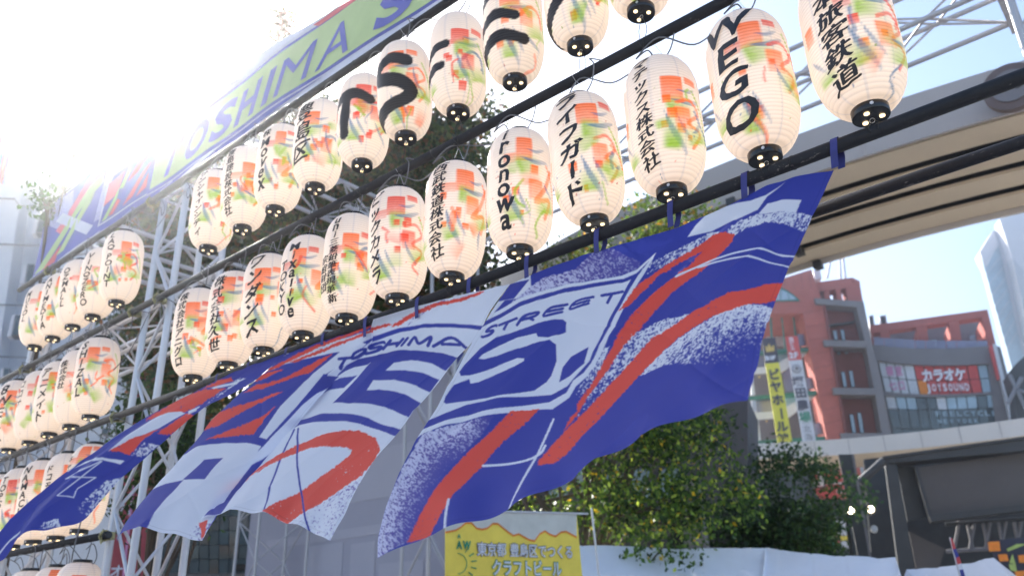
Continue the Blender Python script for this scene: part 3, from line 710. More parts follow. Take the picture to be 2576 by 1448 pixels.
# ------------------------------------------------------------------ the split flag
FLAGBASE = {1: 'b', 2: 'b', 3: 'w', 4: 'b'}
FLAGW = {4: 1.33, 3: 1.03, 2: 0.7, 1: 0.71}
FLAGCTRL = {
 4: [[[-2.108,2.49,2.989],[-1.815,2.49,2.997],[-1.544,2.49,2.984],[-1.297,2.49,2.968],[-1.079,2.49,2.982],[-0.882,2.49,3.011],[-0.691,2.49,2.983]],[[-2.098,2.362,2.831],[-1.839,2.404,2.865],[-1.585,2.434,2.871],[-1.344,2.449,2.873],[-1.118,2.444,2.887],[-0.908,2.419,2.903],[-0.708,2.393,2.865]],[[-2.091,2.255,2.687],[-1.853,2.317,2.735],[-1.611,2.362,2.753],[-1.375,2.382,2.767],[-1.147,2.374,2.785],[-0.932,2.338,2.798],[-0.726,2.295,2.756]],[[-2.085,2.158,2.554],[-1.86,2.229,2.608],[-1.626,2.283,2.633],[-1.393,2.304,2.657],[-1.165,2.294,2.679],[-0.946,2.253,2.691],[-0.738,2.2,2.65]],[[-2.074,2.072,2.426],[-1.857,2.145,2.484],[-1.629,2.201,2.514],[-1.4,2.22,2.546],[-1.173,2.208,2.573],[-0.954,2.162,2.586],[-0.745,2.102,2.547]],[[-2.063,1.982,2.309],[-1.85,2.056,2.369],[-1.626,2.113,2.401],[-1.399,2.13,2.439],[-1.173,2.116,2.468],[-0.953,2.067,2.481],[-0.744,2.003,2.446]],[[-2.047,1.894,2.199],[-1.836,1.966,2.258],[-1.614,2.021,2.291],[-1.389,2.036,2.335],[-1.164,2.019,2.366],[-0.945,1.968,2.38],[-0.736,1.899,2.347]],[[-2.02,1.811,2.092],[-1.811,1.878,2.151],[-1.591,1.93,2.185],[-1.37,1.94,2.233],[-1.147,1.919,2.267],[-0.93,1.865,2.282],[-0.723,1.79,2.253]],[[-1.983,1.73,1.99],[-1.775,1.791,2.048],[-1.558,1.837,2.083],[-1.341,1.842,2.136],[-1.121,1.817,2.171],[-0.907,1.759,2.188],[-0.703,1.678,2.162]],[[-1.93,1.657,1.89],[-1.724,1.708,1.949],[-1.511,1.747,1.985],[-1.299,1.745,2.042],[-1.085,1.714,2.08],[-0.875,1.651,2.099],[-0.676,1.563,2.077]],[[-1.858,1.59,1.795],[-1.656,1.631,1.854],[-1.449,1.66,1.893],[-1.244,1.649,1.953],[-1.038,1.612,1.994],[-0.835,1.543,2.014],[-0.642,1.446,1.997]]],
 3: [[[-3.013,2.49,3.063],[-2.844,2.49,3.054],[-2.684,2.49,3.045],[-2.53,2.49,3.031],[-2.382,2.49,3.017],[-2.242,2.49,3.002],[-2.108,2.49,2.989]],[[-3.121,2.531,2.972],[-2.955,2.525,2.969],[-2.793,2.516,2.961],[-2.632,2.503,2.944],[-2.47,2.481,2.92],[-2.31,2.45,2.891],[-2.153,2.413,2.86]],[[-3.198,2.475,2.876],[-3.027,2.472,2.871],[-2.856,2.463,2.857],[-2.687,2.448,2.834],[-2.519,2.426,2.802],[-2.354,2.396,2.768],[-2.191,2.358,2.73]],[[-3.236,2.377,2.781],[-3.062,2.375,2.776],[-2.889,2.367,2.762],[-2.716,2.354,2.736],[-2.547,2.333,2.702],[-2.38,2.304,2.664],[-2.215,2.267,2.624]],[[-3.244,2.318,2.654],[-3.072,2.31,2.653],[-2.901,2.299,2.64],[-2.732,2.282,2.616],[-2.566,2.258,2.582],[-2.401,2.226,2.544],[-2.24,2.186,2.505]],[[-3.259,2.226,2.548],[-3.088,2.218,2.548],[-2.917,2.207,2.535],[-2.748,2.19,2.51],[-2.582,2.167,2.474],[-2.419,2.135,2.434],[-2.257,2.095,2.393]],[[-3.261,2.131,2.443],[-3.089,2.124,2.443],[-2.918,2.114,2.429],[-2.75,2.099,2.402],[-2.584,2.076,2.364],[-2.42,2.045,2.323],[-2.259,2.007,2.28]],[[-3.248,2.041,2.335],[-3.077,2.033,2.337],[-2.907,2.022,2.323],[-2.739,2.006,2.296],[-2.574,1.982,2.257],[-2.411,1.951,2.215],[-2.25,1.912,2.173]],[[-3.223,1.947,2.232],[-3.052,1.939,2.234],[-2.882,1.929,2.22],[-2.714,1.913,2.192],[-2.55,1.89,2.151],[-2.387,1.86,2.109],[-2.227,1.821,2.066]],[[-3.187,1.851,2.133],[-3.015,1.845,2.134],[-2.844,1.837,2.119],[-2.676,1.823,2.089],[-2.511,1.802,2.047],[-2.348,1.773,2.004],[-2.186,1.735,1.96]],[[-3.142,1.752,2.042],[-2.97,1.746,2.043],[-2.799,1.739,2.027],[-2.63,1.726,1.997],[-2.466,1.705,1.954],[-2.302,1.676,1.91],[-2.141,1.639,1.866]]],
 2: [[[-3.732,2.49,3.063],[-3.604,2.49,3.066],[-3.48,2.49,3.069],[-3.36,2.49,3.071],[-3.241,2.49,3.07],[-3.126,2.49,3.069],[-3.013,2.49,3.063]],[[-3.749,2.389,2.944],[-3.626,2.407,2.95],[-3.501,2.425,2.949],[-3.377,2.442,2.946],[-3.255,2.458,2.94],[-3.136,2.473,2.932],[-3.019,2.488,2.922]],[[-3.774,2.298,2.834],[-3.656,2.318,2.842],[-3.537,2.343,2.84],[-3.417,2.365,2.835],[-3.297,2.385,2.825],[-3.179,2.404,2.813],[-3.063,2.421,2.801]],[[-3.799,2.211,2.729],[-3.683,2.225,2.742],[-3.567,2.249,2.74],[-3.45,2.271,2.734],[-3.333,2.291,2.724],[-3.217,2.308,2.711],[-3.101,2.324,2.697]],[[-3.812,2.128,2.62],[-3.697,2.139,2.635],[-3.581,2.163,2.632],[-3.465,2.184,2.623],[-3.35,2.204,2.611],[-3.234,2.221,2.594],[-3.119,2.237,2.58]],[[-3.813,2.047,2.51],[-3.697,2.054,2.527],[-3.582,2.077,2.522],[-3.466,2.099,2.511],[-3.351,2.119,2.496],[-3.236,2.136,2.476],[-3.121,2.151,2.46]],[[-3.802,1.961,2.404],[-3.687,1.964,2.423],[-3.571,1.986,2.417],[-3.456,2.007,2.404],[-3.341,2.026,2.387],[-3.226,2.041,2.365],[-3.111,2.055,2.348]],[[-3.778,1.875,2.3],[-3.664,1.873,2.323],[-3.549,1.892,2.317],[-3.435,1.91,2.303],[-3.321,1.926,2.285],[-3.207,1.94,2.262],[-3.092,1.95,2.245]],[[-3.741,1.793,2.196],[-3.629,1.784,2.223],[-3.515,1.8,2.218],[-3.401,1.815,2.204],[-3.288,1.828,2.187],[-3.175,1.837,2.164],[-3.061,1.844,2.147]],[[-3.692,1.713,2.093],[-3.581,1.702,2.123],[-3.467,1.715,2.116],[-3.353,1.729,2.102],[-3.241,1.741,2.083],[-3.128,1.749,2.059],[-3.014,1.754,2.043]],[[-3.626,1.651,1.986],[-3.517,1.633,2.02],[-3.404,1.641,2.015],[-3.293,1.65,2.001],[-3.182,1.657,1.984],[-3.071,1.661,1.961],[-2.958,1.661,1.946]]],
 1: [[[-4.395,2.49,3.054],[-4.287,2.49,3.068],[-4.171,2.49,3.067],[-4.057,2.49,3.067],[-3.945,2.49,3.065],[-3.837,2.49,3.064],[-3.732,2.49,3.063]],[[-4.484,2.371,2.962],[-4.368,2.379,2.969],[-4.252,2.387,2.972],[-4.136,2.393,2.974],[-4.021,2.403,2.967],[-3.905,2.409,2.962],[-3.788,2.412,2.958]],[[-4.565,2.255,2.867],[-4.448,2.272,2.872],[-4.33,2.285,2.878],[-4.212,2.297,2.883],[-4.095,2.316,2.873],[-3.976,2.33,2.868],[-3.858,2.34,2.864]],[[-4.64,2.145,2.769],[-4.524,2.169,2.776],[-4.407,2.184,2.789],[-4.289,2.198,2.801],[-4.172,2.224,2.791],[-4.054,2.244,2.79],[-3.936,2.26,2.791]],[[-4.715,2.045,2.666],[-4.6,2.074,2.677],[-4.485,2.09,2.7],[-4.369,2.105,2.722],[-4.254,2.135,2.716],[-4.138,2.161,2.72],[-4.021,2.181,2.729]],[[-4.791,1.951,2.565],[-4.678,1.987,2.577],[-4.566,2.006,2.607],[-4.452,2.025,2.635],[-4.34,2.063,2.629],[-4.227,2.096,2.636],[-4.112,2.123,2.65]],[[-4.866,1.868,2.458],[-4.756,1.91,2.472],[-4.647,1.932,2.51],[-4.538,1.953,2.546],[-4.43,1.998,2.541],[-4.32,2.037,2.553],[-4.208,2.069,2.571]],[[-4.936,1.791,2.35],[-4.831,1.838,2.366],[-4.727,1.863,2.41],[-4.623,1.888,2.454],[-4.52,1.939,2.45],[-4.415,1.984,2.466],[-4.307,2.022,2.489]],[[-4.991,1.714,2.238],[-4.889,1.766,2.256],[-4.793,1.792,2.309],[-4.697,1.82,2.36],[-4.6,1.877,2.359],[-4.5,1.928,2.378],[-4.398,1.971,2.408]],[[-5.004,1.646,2.11],[-4.901,1.698,2.13],[-4.802,1.722,2.189],[-4.703,1.745,2.247],[-4.599,1.801,2.245],[-4.493,1.849,2.267],[-4.387,1.89,2.301]],[[-4.994,1.609,1.968],[-4.886,1.655,1.992],[-4.785,1.669,2.059],[-4.682,1.684,2.125],[-4.572,1.732,2.126],[-4.463,1.773,2.153],[-4.355,1.807,2.192]]],
}
FLAGART = {
 1: [
  ('r', 0, [(809,1553),(885,1515),(926,1508),(933,1522),(885,1539)]),
  ('r', 0, [(581,1682),(677,1619),(746,1577),(816,1556),(906,1551),(857,1581),(816,1605),(746,1646),(677,1653),(629,1667)]),
  ('r', 0, [(636,1738),(698,1695),(746,1660),(788,1660),(712,1716),(677,1738)]),
  ('s', 0, [(968,1508),(926,1529),(982,1511),(843,1605),(885,1563),(788,1646)]),
  ('w', 0, [(438,1811),(539,1729),(629,1667),(677,1650),(726,1646),(743,1655),(698,1681),(642,1716),(539,1757)]),
  ('w', 0, [(843,1549),(920,1532),(989,1511),(926,1539),(857,1556)]),
  ('w', 0, [(753,1643),(798,1621),(788,1646),(759,1662)]),
  ('r', 0, [(442,1809),(539,1754),(653,1716),(587,1757),(525,1820),(469,1809)]),
  ('s', 0, [(629,1775),(580,1775),(549,1799),(525,1830),(580,1816)]),
  ('w', 0, [(298,1876),(346,1847),(416,1833),(502,1844),(485,1858),(416,1842),(353,1856)]),
  ('W', 2, [(533,1702),(443,1761),(339,1830),(277,1889)]),
  ('W', 2, [(409,1847),(270,1920)]),
  ('W', 2, [(270,1920),(319,1911)]),
  ('W', 2, [(319,1911),(389,1911)]),
  ('W', 2, [(389,1911),(315,1958)]),
  ('W', 2, [(315,1958),(298,1993)]),
  ('W', 2, [(298,1993),(234,1987)]),
  ('W', 2, [(234,1987),(414,1847)]),
  ('s', 0, [(509,1889),(416,1923),(360,1972),(298,2036),(346,2052),(395,1993),(443,1944),(516,1885)]),
  ('s', 0, [(236,2076),(173,2090),(159,2117),(242,2107)]),
  ('W', 2.5, [(90,2131),(42,2173),(0,2228),(-14,2249)]),
 ],
 2: [
  ('s', 0, [(996,1508),(926,1508),(1010,1452),(1093,1428),(1148,1400),(1169,1404),(1093,1449),(1023,1487)]),
  ('w', 0, [(989,1511),(1093,1477),(1197,1425),(1301,1376),(1500,1314),(1500,1348),(1370,1404),(1266,1425),(1155,1452),(1058,1481)]),
  ('r', 0, [(1003,1494),(1093,1465),(1197,1409),(1273,1376),(1370,1342),(1460,1307),(1500,1300),(1467,1317),(1370,1354),(1280,1389),(1204,1423),(1100,1475),(1017,1501)]),
  ('r', 0, [(1155,1449),(1266,1404),(1370,1362),(1460,1328),(1500,1315),(1500,1326),(1460,1340),(1370,1375),(1273,1415),(1176,1451)]),
  ('w', 0, [(1439,1366),(1363,1404),(1252,1501),(1127,1633),(1041,1756),(1100,1771),(1134,1716),(1231,1605),(1294,1508),(1398,1439),(1467,1376)]),
  ('w', 0, [(1301,1508),(1398,1433),(1500,1355),(1500,1508),(1301,1660),(1134,1771),(1120,1729)]),
  ('r', 0, [(1332,1414),(1294,1449),(1245,1490),(1183,1508),(1120,1532),(1051,1553),(971,1576),(1023,1542),(1079,1529),(1148,1508),(1217,1470),(1273,1439)]),
  ('r', 0, [(878,1653),(954,1622),(1023,1605),(1093,1577),(1138,1574),(1065,1605),(989,1639),(899,1688),(809,1724)]),
  ('r', 0, [(1110,1631),(1058,1667),(996,1695),(913,1723),(816,1757),(913,1750),(1017,1743),(1058,1688)]),
  ('r', 0, [(857,1584),(926,1556),(1010,1522),(1065,1490),(1134,1477),(1058,1515),(975,1542),(899,1574)]),
  ('w', 0, [(726,1816),(788,1785),(843,1777),(899,1773),(989,1777),(1055,1793),(1134,1716),(1134,1785),(1010,1861),(926,1958),(871,2055),(802,2162),(466,2183),(608,1948)]),
  ('b', 0, [(816,1835),(895,1835),(824,1926),(733,1921)]),
  ('b', 0, [(601,1955),(663,1934),(736,1923),(677,1993),(629,2062),(594,2128),(455,2180),(483,2104)]),
  ('p', 0, [(726,2149),(788,2097),(857,2090),(802,2159)]),
  ('r', 0, [(791,2086),(829,2074),(823,2117),(798,2153),(803,2117)]),
  ('B', 6.2, [(1357,1436),(1412,1431)]),
  ('B', 6.2, [(1384,1433),(1362,1473)]),
  ('B', 6.2, [(1446,1399),(1420,1412),(1411,1425),(1409,1434),(1426,1430),(1451,1415),(1461,1405),(1464,1398),(1446,1399)]),
  ('B', 6.2, [(1537,1370),(1531,1368),(1500,1375),(1481,1386),(1482,1393),(1520,1386),(1525,1392),(1505,1403),(1468,1413),(1457,1412)]),
  ('b', 0, [(1352,1492),(1386,1461),(1435,1434),(1521,1418),(1473,1461),(1419,1468),(1380,1482),(1344,1505)]),
  ('b', 0, [(1325,1525),(1358,1511),(1433,1502),(1375,1550),(1319,1556),(1270,1580)]),
  ('b', 0, [(1297,1500),(1355,1504),(1333,1522),(1281,1572),(1214,1628),(1131,1715),(1076,1771),(1032,1815),(1060,1776),(1131,1699),(1220,1599)]),
 ],
 3: [
  ('p', 0, [(1574,1308),(1615,1274),(1698,1225),(1782,1198),(1773,1212),(1698,1250),(1632,1299)]),
  ('r', 0, [(1566,1308),(1578,1293),(1665,1241),(1740,1212),(1865,1187),(1938,1160),(1931,1170),(1865,1201),(1748,1226),(1674,1256),(1590,1304)]),
  ('r', 0, [(1134,1428),(1200,1392),(1283,1364),(1366,1339),(1474,1293),(1474,1304),(1374,1349),(1291,1374),(1200,1407)]),
  ('r', 0, [(1150,1457),(1200,1431),(1266,1406),(1366,1364),(1474,1314),(1549,1293),(1574,1296),(1474,1328),(1374,1377),(1275,1419),(1200,1445)]),
  ('b', 0, [(1275,1420),(1325,1392),(1408,1378),(1482,1349),(1590,1312),(1698,1296),(1823,1294),(1935,1301),(1931,1318),(1823,1309),(1698,1312),(1599,1328),(1499,1364),(1416,1392),(1333,1407)]),
  ('B', 6.2, [(1357,1436),(1412,1431)]),
  ('B', 6.2, [(1384,1433),(1362,1473)]),
  ('B', 6.2, [(1446,1399),(1420,1412),(1411,1425),(1409,1434),(1426,1430),(1451,1415),(1461,1405),(1464,1398),(1446,1399)]),
  ('B', 6.2, [(1537,1370),(1531,1368),(1500,1375),(1481,1386),(1482,1393),(1520,1386),(1525,1392),(1505,1403),(1468,1413),(1457,1412)]),
  ('B', 6.2, [(1562,1361),(1532,1395)]),
  ('B', 6.2, [(1612,1355),(1587,1384)]),
  ('B', 6.2, [(1547,1378),(1600,1370)]),
  ('B', 6.2, [(1631,1353),(1609,1384)]),
  ('B', 6.2, [(1638,1384),(1662,1352),(1679,1377),(1726,1350),(1713,1384)]),
  ('B', 6.2, [(1734,1385),(1804,1349),(1869,1394)]),
  ('B', 6.2, [(1767,1374),(1837,1377)]),
  ('b', 0, [(1352,1492),(1386,1461),(1435,1434),(1521,1418),(1473,1461),(1419,1468),(1380,1482),(1344,1505)]),
  ('b', 0, [(1325,1525),(1358,1511),(1433,1502),(1375,1550),(1319,1556),(1270,1580)]),
  ('b', 0, [(1297,1500),(1355,1504),(1333,1522),(1281,1572),(1214,1628),(1131,1715),(1076,1771),(1032,1815),(1060,1776),(1131,1699),(1220,1599)]),
  ('b', 0, [(1433,1515),(1512,1418),(1566,1409),(1632,1405),(1698,1405),(1773,1414),(1831,1428),(1782,1482),(1732,1457),(1649,1442),(1578,1453),(1545,1484),(1615,1484),(1698,1495),(1757,1517),(1719,1567),(1665,1544),(1590,1525),(1499,1524),(1470,1565),(1557,1567),(1632,1582),(1684,1611),(1636,1671),(1574,1640),(1491,1623),(1333,1617),(1383,1565)]),
  ('b', 0, [(1150,1698),(1200,1673),(1283,1661),(1366,1658),(1466,1673),(1532,1698),(1611,1721),(1584,1748),(1516,1719),(1433,1698),(1325,1688),(1200,1698),(1150,1715)]),
  ('B', 4, [(1176,1716),(1134,1813),(1100,1910),(1075,1993),(1065,2062)]),
  ('p', 0, [(1231,2048),(1335,1986),(1467,1917),(1404,2027),(1370,2097),(1320,2173),(1259,2144),(1155,2097)]),
  ('r', 0, [(1500,1750),(1439,1724),(1370,1731),(1266,1750),(1197,1778),(1141,1806),(1058,1847),(989,1896),(926,1944),(878,1993),(809,2059),(1067,1852),(947,1941),(1023,1889),(1093,1854),(1162,1826),(1231,1806),(1301,1793),(1391,1793),(1411,1802),(1398,1826),(1335,1875),(1266,1930),(1217,1965),(1134,2013),(1058,2061),(1152,2098),(1210,2069),(1266,2034),(1335,1986),(1404,1944),(1467,1903),(1458,1906),(1507,1856),(1526,1806),(1507,1756),(1474,1727)]),
  ('B', 4, [(1193,1714),(1193,1826),(1204,1937),(1224,2062),(1245,2138)]),
  ('b', 0, [(816,2065),(878,1996),(954,1944),(926,1993),(885,2055)]),
 ],
 4: [
  ('w', 0, [(2039,1123),(2122,1096),(2124,1150),(2068,1193),(2018,1200),(1973,1250),(1923,1291),(1898,1349)]),
  ('S', 0, [(2068,1193),(2124,1146),(2180,1108),(2305,1079),(2376,1010),(2452,995),(2566,1056),(2562,1086),(2490,1107),(2422,1117),(2300,1132),(2197,1155),(2081,1190),(1998,1241),(1939,1284)]),
  ('b', 0, [(2018,1135),(2118,1118),(2056,1193),(1963,1209)]),
  ('w', 0, [(1919,1274),(1998,1238),(2081,1190),(2197,1155),(2300,1133),(2422,1119),(2490,1110),(2551,1085),(2629,1012),(2581,1098),(2520,1196),(2475,1284),(2406,1411),(2376,1462),(2346,1500),(2300,1540),(2272,1584),(2207,1633),(2072,1644),(1931,1669),(1782,1700),(1690,1736),(1649,1765),(1732,1632),(1831,1449),(1906,1324)]),
  ('b', 0, [(1916,1291),(1998,1255),(2081,1206),(2197,1170),(2300,1147),(2422,1131),(2498,1123),(2551,1098),(2600,1048),(2558,1105),(2505,1193),(2460,1276),(2391,1407),(2365,1451),(2334,1490),(2292,1523),(2263,1567),(2197,1607),(2072,1625),(1931,1648),(1782,1682),(1690,1715),(1649,1756),(1782,1549),(1906,1341)]),
  ('w', 0, [(1914,1311),(1998,1273),(2081,1225),(2197,1187),(2305,1164),(2422,1148),(2494,1138),(2528,1124),(2452,1261),(2384,1398),(2361,1443),(2323,1485),(2268,1544),(2207,1578),(2114,1588),(1989,1598),(1865,1619),(1782,1650),(1698,1683),(1782,1549),(1906,1341)]),
  ('b', 0, [(2272,1299),(2255,1284),(2222,1281),(2155,1295),(2072,1320),(1989,1349),(1923,1391),(1890,1424),(1856,1457),(1836,1486),(1844,1503),(1881,1500),(1948,1482),(2022,1453),(2072,1436),(2101,1441),(2101,1453),(2064,1470),(1989,1499),(1914,1528),(1881,1532),(1877,1514),(1815,1540),(1782,1582),(1772,1603),(1782,1611),(1848,1605),(1948,1594),(2047,1582),(2139,1565),(2189,1532),(2209,1507),(2230,1449),(2230,1387),(2205,1370),(2164,1374),(2072,1395),(1989,1424),(1939,1436),(1914,1434),(1931,1416),(1998,1382),(2072,1349),(2147,1337),(2155,1353),(2197,1358),(2247,1349),(2270,1339)]),
  ('b', 0, [(2359,1392),(2340,1457),(2280,1507),(2238,1530),(2255,1474),(2288,1432)]),
  ('B', 5.5, [(1986,1304),(1983,1301),(1962,1309),(1948,1320),(1947,1327),(1971,1322),(1971,1329),(1957,1340),(1933,1348),(1927,1346)]),
  ('B', 5.5, [(1998,1301),(2067,1274)]),
  ('B', 5.5, [(2033,1287),(2017,1318)]),
  ('B', 5.5, [(2068,1298),(2097,1265),(2149,1249),(2153,1254),(2136,1265),(2086,1280)]),
  ('B', 5.5, [(2115,1272),(2133,1279)]),
  ('B', 5.5, [(2271,1220),(2203,1235),(2177,1267),(2250,1250)]),
  ('B', 5.5, [(2190,1251),(2253,1236)]),
  ('B', 5.5, [(2379,1196),(2307,1211),(2285,1242),(2360,1223)]),
  ('B', 5.5, [(2296,1226),(2362,1211)]),
  ('B', 5.5, [(2412,1191),(2495,1173)]),
  ('B', 5.5, [(2453,1182),(2434,1217)]),
  ('S', 7, [(1482,2255),(1516,2155),(1532,2055),(1557,1981),(1615,1864),(1690,1736),(1831,1694),(1977,1665),(1935,1731),(1865,1806),(1782,1898),(1715,1997),(1665,2080),(1632,2168)]),
  ('r', 0, [(2043,1644),(2157,1634),(2097,1698),(2014,1765),(1931,1856),(1890,1898),(1815,1981),(1773,2047),(1732,2114),(1719,2143),(1628,2172),(1665,2089),(1715,1997),(1765,1931),(1831,1856),(1906,1781),(1973,1715)]),
  ('W', 4, [(2209,1669),(2164,1765),(2139,1823),(2081,1931),(2031,2032)]),
  ('W', 4.5, [(1931,1860),(2031,1852),(2106,1835),(2155,1806),(2174,1773)]),
  ('W', 5, [(1798,2001),(1786,2064),(1782,2126)]),
  ('s', 0, [(2748,1238),(2619,1275),(2520,1328),(2482,1382),(2414,1474),(2338,1565),(2300,1618),(2300,1652),(2346,1610),(2422,1523),(2498,1443),(2604,1329),(2680,1284)]),
  ('s', 0, [(2437,1382),(2391,1413),(2346,1496),(2300,1542),(2300,1588),(2346,1542),(2399,1466)]),
  ('s', 9, [(2543,1485),(2604,1420),(2680,1348),(2756,1303),(2832,1261),(2908,1219),(2984,1204),(3060,1214),(3090,1231),(3067,1306),(3048,1360),(3029,1398),(2946,1447),(2832,1451),(2756,1442),(2642,1449)]),
  ('r', 0, [(3132,1120),(3060,1124),(2984,1143),(2908,1155),(2832,1189),(2756,1231),(2680,1284),(2604,1329),(2566,1367),(2490,1451),(2414,1534),(2338,1618),(2300,1654),(2247,1715),(2197,1773),(2147,1839),(2147,1854),(2205,1835),(2255,1794),(2305,1736),(2338,1700),(2376,1664),(2452,1580),(2528,1496),(2604,1420),(2680,1344),(2756,1299),(2832,1257),(2908,1227),(2984,1204),(3060,1204),(3098,1193)]),
  ('s', 0, [(2877,923),(2832,938),(2786,961),(2680,1016),(2604,1048),(2566,1086),(2551,1124),(2619,1086),(2680,1056),(2725,1029),(2786,991),(2862,942)]),
  ('s', 0, [(3029,851),(2953,881),(2893,927),(2934,934),(2984,904),(3060,883),(3136,889),(3215,913),(3250,851),(3181,839)]),
  ('r', 0, [(2476,1255),(2520,1185),(2566,1136),(2665,1063),(2725,1027),(2794,984),(2862,934),(2900,925),(2934,928),(2927,957),(2893,995),(2832,1048),(2786,1086),(2725,1124),(2665,1177),(2604,1246),(2528,1329),(2490,1375),(2429,1458),(2376,1527),(2338,1580),(2300,1642),(2243,1711),(2272,1658),(2300,1632),(2300,1603),(2346,1542),(2391,1474),(2429,1413),(2482,1322),(2551,1238),(2619,1170),(2680,1117),(2756,1056),(2809,1003),(2725,1048),(2642,1101),(2589,1155),(2528,1219)]),
  ('w', 0, [(3139,723),(3060,779),(3006,801),(2953,813),(2862,843),(2824,866),(2786,904),(2752,951),(2801,938),(2847,927),(2931,881),(3029,835),(3067,782)]),
  ('w', 0, [(3029,851),(3067,809),(3128,796),(3204,796),(3181,843),(3120,842)]),
  ('W', 3.2, [(2699,1103),(2771,1067),(2847,1033),(2946,1003),(3037,987),(3098,995),(3170,1010)]),
  ('W', 3.2, [(2786,1063),(2877,1037),(2984,1019),(3060,1027),(3147,1056)]),
 ],
}
FLAGLOOPS = [(557, 935), (636, 904), (731, 869), (823, 836), (930, 797), (1060, 750), (1190, 707), (1335, 652), (1510, 588), (1695, 521), (1880, 453), (2105, 370)]
CB, CW_, CR_ = np.array([.05, .068, .40]), np.array([.84, .87, .96]), np.array([.92, .105, .075])
def speck(x, y, dens, seed, sc=11.0, ang=.9):
    c, s = math.cos(ang), math.sin(ang); u = (x * c - y * s) / sc; v = (x * s + y * c) / (sc * .55)
    n = .6 * vnoise(u, v, seed) + .4 * vnoise(u * 2.3, v * 2.3, seed + 1)
    return np.clip((n - (1 - dens)) / .18 + .5, 0, 1)[..., None]
def paint_strip(k, X, Y):
    """X, Y = picture-proportioned cloth coordinates; returns colour averaged over 5 samples"""
    acc = np.zeros(X.shape + (3,))
    offs = [(0, 0), (1.6, .7), (-1.6, -.7), (.7, -1.6), (-.7, 1.6)]
    for ox, oy in offs:
        x, y = X + ox, Y + oy
        col = np.ones(X.shape + (3,)) * (CW_ if FLAGBASE[k] == 'w' else CB)
        jx = x + (vnoise(x / 9, y / 9, 5) - .5) * 5 + (vnoise(x / 3.5, y / 3.5, 6) - .5) * 4
        jy = y + (vnoise(x / 9, y / 9, 7) - .5) * 5 + (vnoise(x / 3.5, y / 3.5, 8) - .5) * 4
        for (kind, w, P) in FLAGART[k]:
            P = np.array(P, float); mg = 12 + (w if kind in 'WB' else 0)
            bb = (x > P[:, 0].min() - mg) & (x < P[:, 0].max() + mg) & (y > P[:, 1].min() - mg) & (y < P[:, 1].max() + mg)
            if not bb.any(): continue
            xs, ys = x[bb], y[bb]; cs = col[bb]
            if kind in 'wbr':
                cc = {'w': CW_, 'b': CB, 'r': CR_}[kind]
                i = inpoly(P, jx[bb], jy[bb]) if kind == 'r' else inpoly(P, xs, ys)
                if kind == 'r' : i &= ~((vnoise(xs / 5, ys / 5, 21) > .93) & (vnoise(xs / 60, ys / 60, 22) > .6))
                cs[i] = cc
            elif kind in 'WB':
                d, _ = strokedist(spline(P, 5) if len(P) > 2 and w != 4.01 else P, xs, ys); cs[d < w] = CW_ if kind == 'W' else CB
            elif kind in 'sSp':
                i = inpoly(P, jx[bb], jy[bb])
                cen = P.mean(0); rad = np.hypot(*(P.max(0) - P.min(0))) / 2
                # density falls away from the first corner of the patch
                dd = np.hypot(xs - P[0, 0], ys - P[0, 1]) / (rad * 2)
                if w > 2:
                    de, _ = strokedist(P[:int(w)], xs, ys); dd = np.clip(de / (max(de[i].max(), 1) if i.any() else 1), 0, 1) * 1.05
                if kind == 's': m = speck(xs, ys, np.clip(.70 - (.62 if w > 2 else .42) * dd, .06, .75), 3, 8) * i[:, None]; cs = cs * (1 - m) + CW_ * m
                elif kind == 'S':
                    m = speck(xs, ys, np.clip(.66 - .46 * dd, .05, .85), 4, 8, 2.3); q_ = np.array([.15, .12, .42]) * (1 - m) + CW_ * np.array([.85, .82, .95]) * m; f_ = np.clip(1.3 - 1.15 * dd, 0, 1)[:, None] * i[:, None]; cs = cs * (1 - f_) + q_ * f_
                else:
                    m = speck(xs, ys, np.clip(.18 + .42 * dd, .1, .62), 9, 8, .5) * i[:, None]; cs = cs * (1 - m) + np.array([.22, .16, .46]) * m
            col[bb] = cs
        acc += col
    return acc / len(offs)
def bspl(P, nu, nv):
    """smooth surface through the control points"""
    P = np.asarray(P); Q = np.stack([np.stack([np.interp(np.linspace(0, 1, 400), np.linspace(0, 1, len(P)), P[:, i, c]) for c in range(3)], -1) for i in range(P.shape[1])], 1)
    def catmull(A, n):
        m = len(A); t = np.linspace(0, m - 1, n); k = np.clip(t.astype(int), 0, m - 2); f = (t - k)
        e = np.concatenate([2 * A[:1] - A[1:2], A, 2 * A[-1:] - A[-2:-1]]); f = f.reshape((-1,) + (1,) * (A.ndim - 1))
        p0, p1, p2, p3 = e[k], e[k + 1], e[k + 2], e[k + 3]
        return .5 * (2 * p1 + (-p0 + p2) * f + (2 * p0 - 5 * p1 + 4 * p2 - p3) * f * f + (-p0 + 3 * p1 - 3 * p2 + p3) * f ** 3)
    G = catmull(P, nv); return np.swapaxes(catmull(np.swapaxes(G, 0, 1), nu), 0, 1)
flag = thing('split_flag', (-2.5, 2.47, 3.03), 'huge blue, white and red split flag with big letters, blown out under the pipe', 'flag')
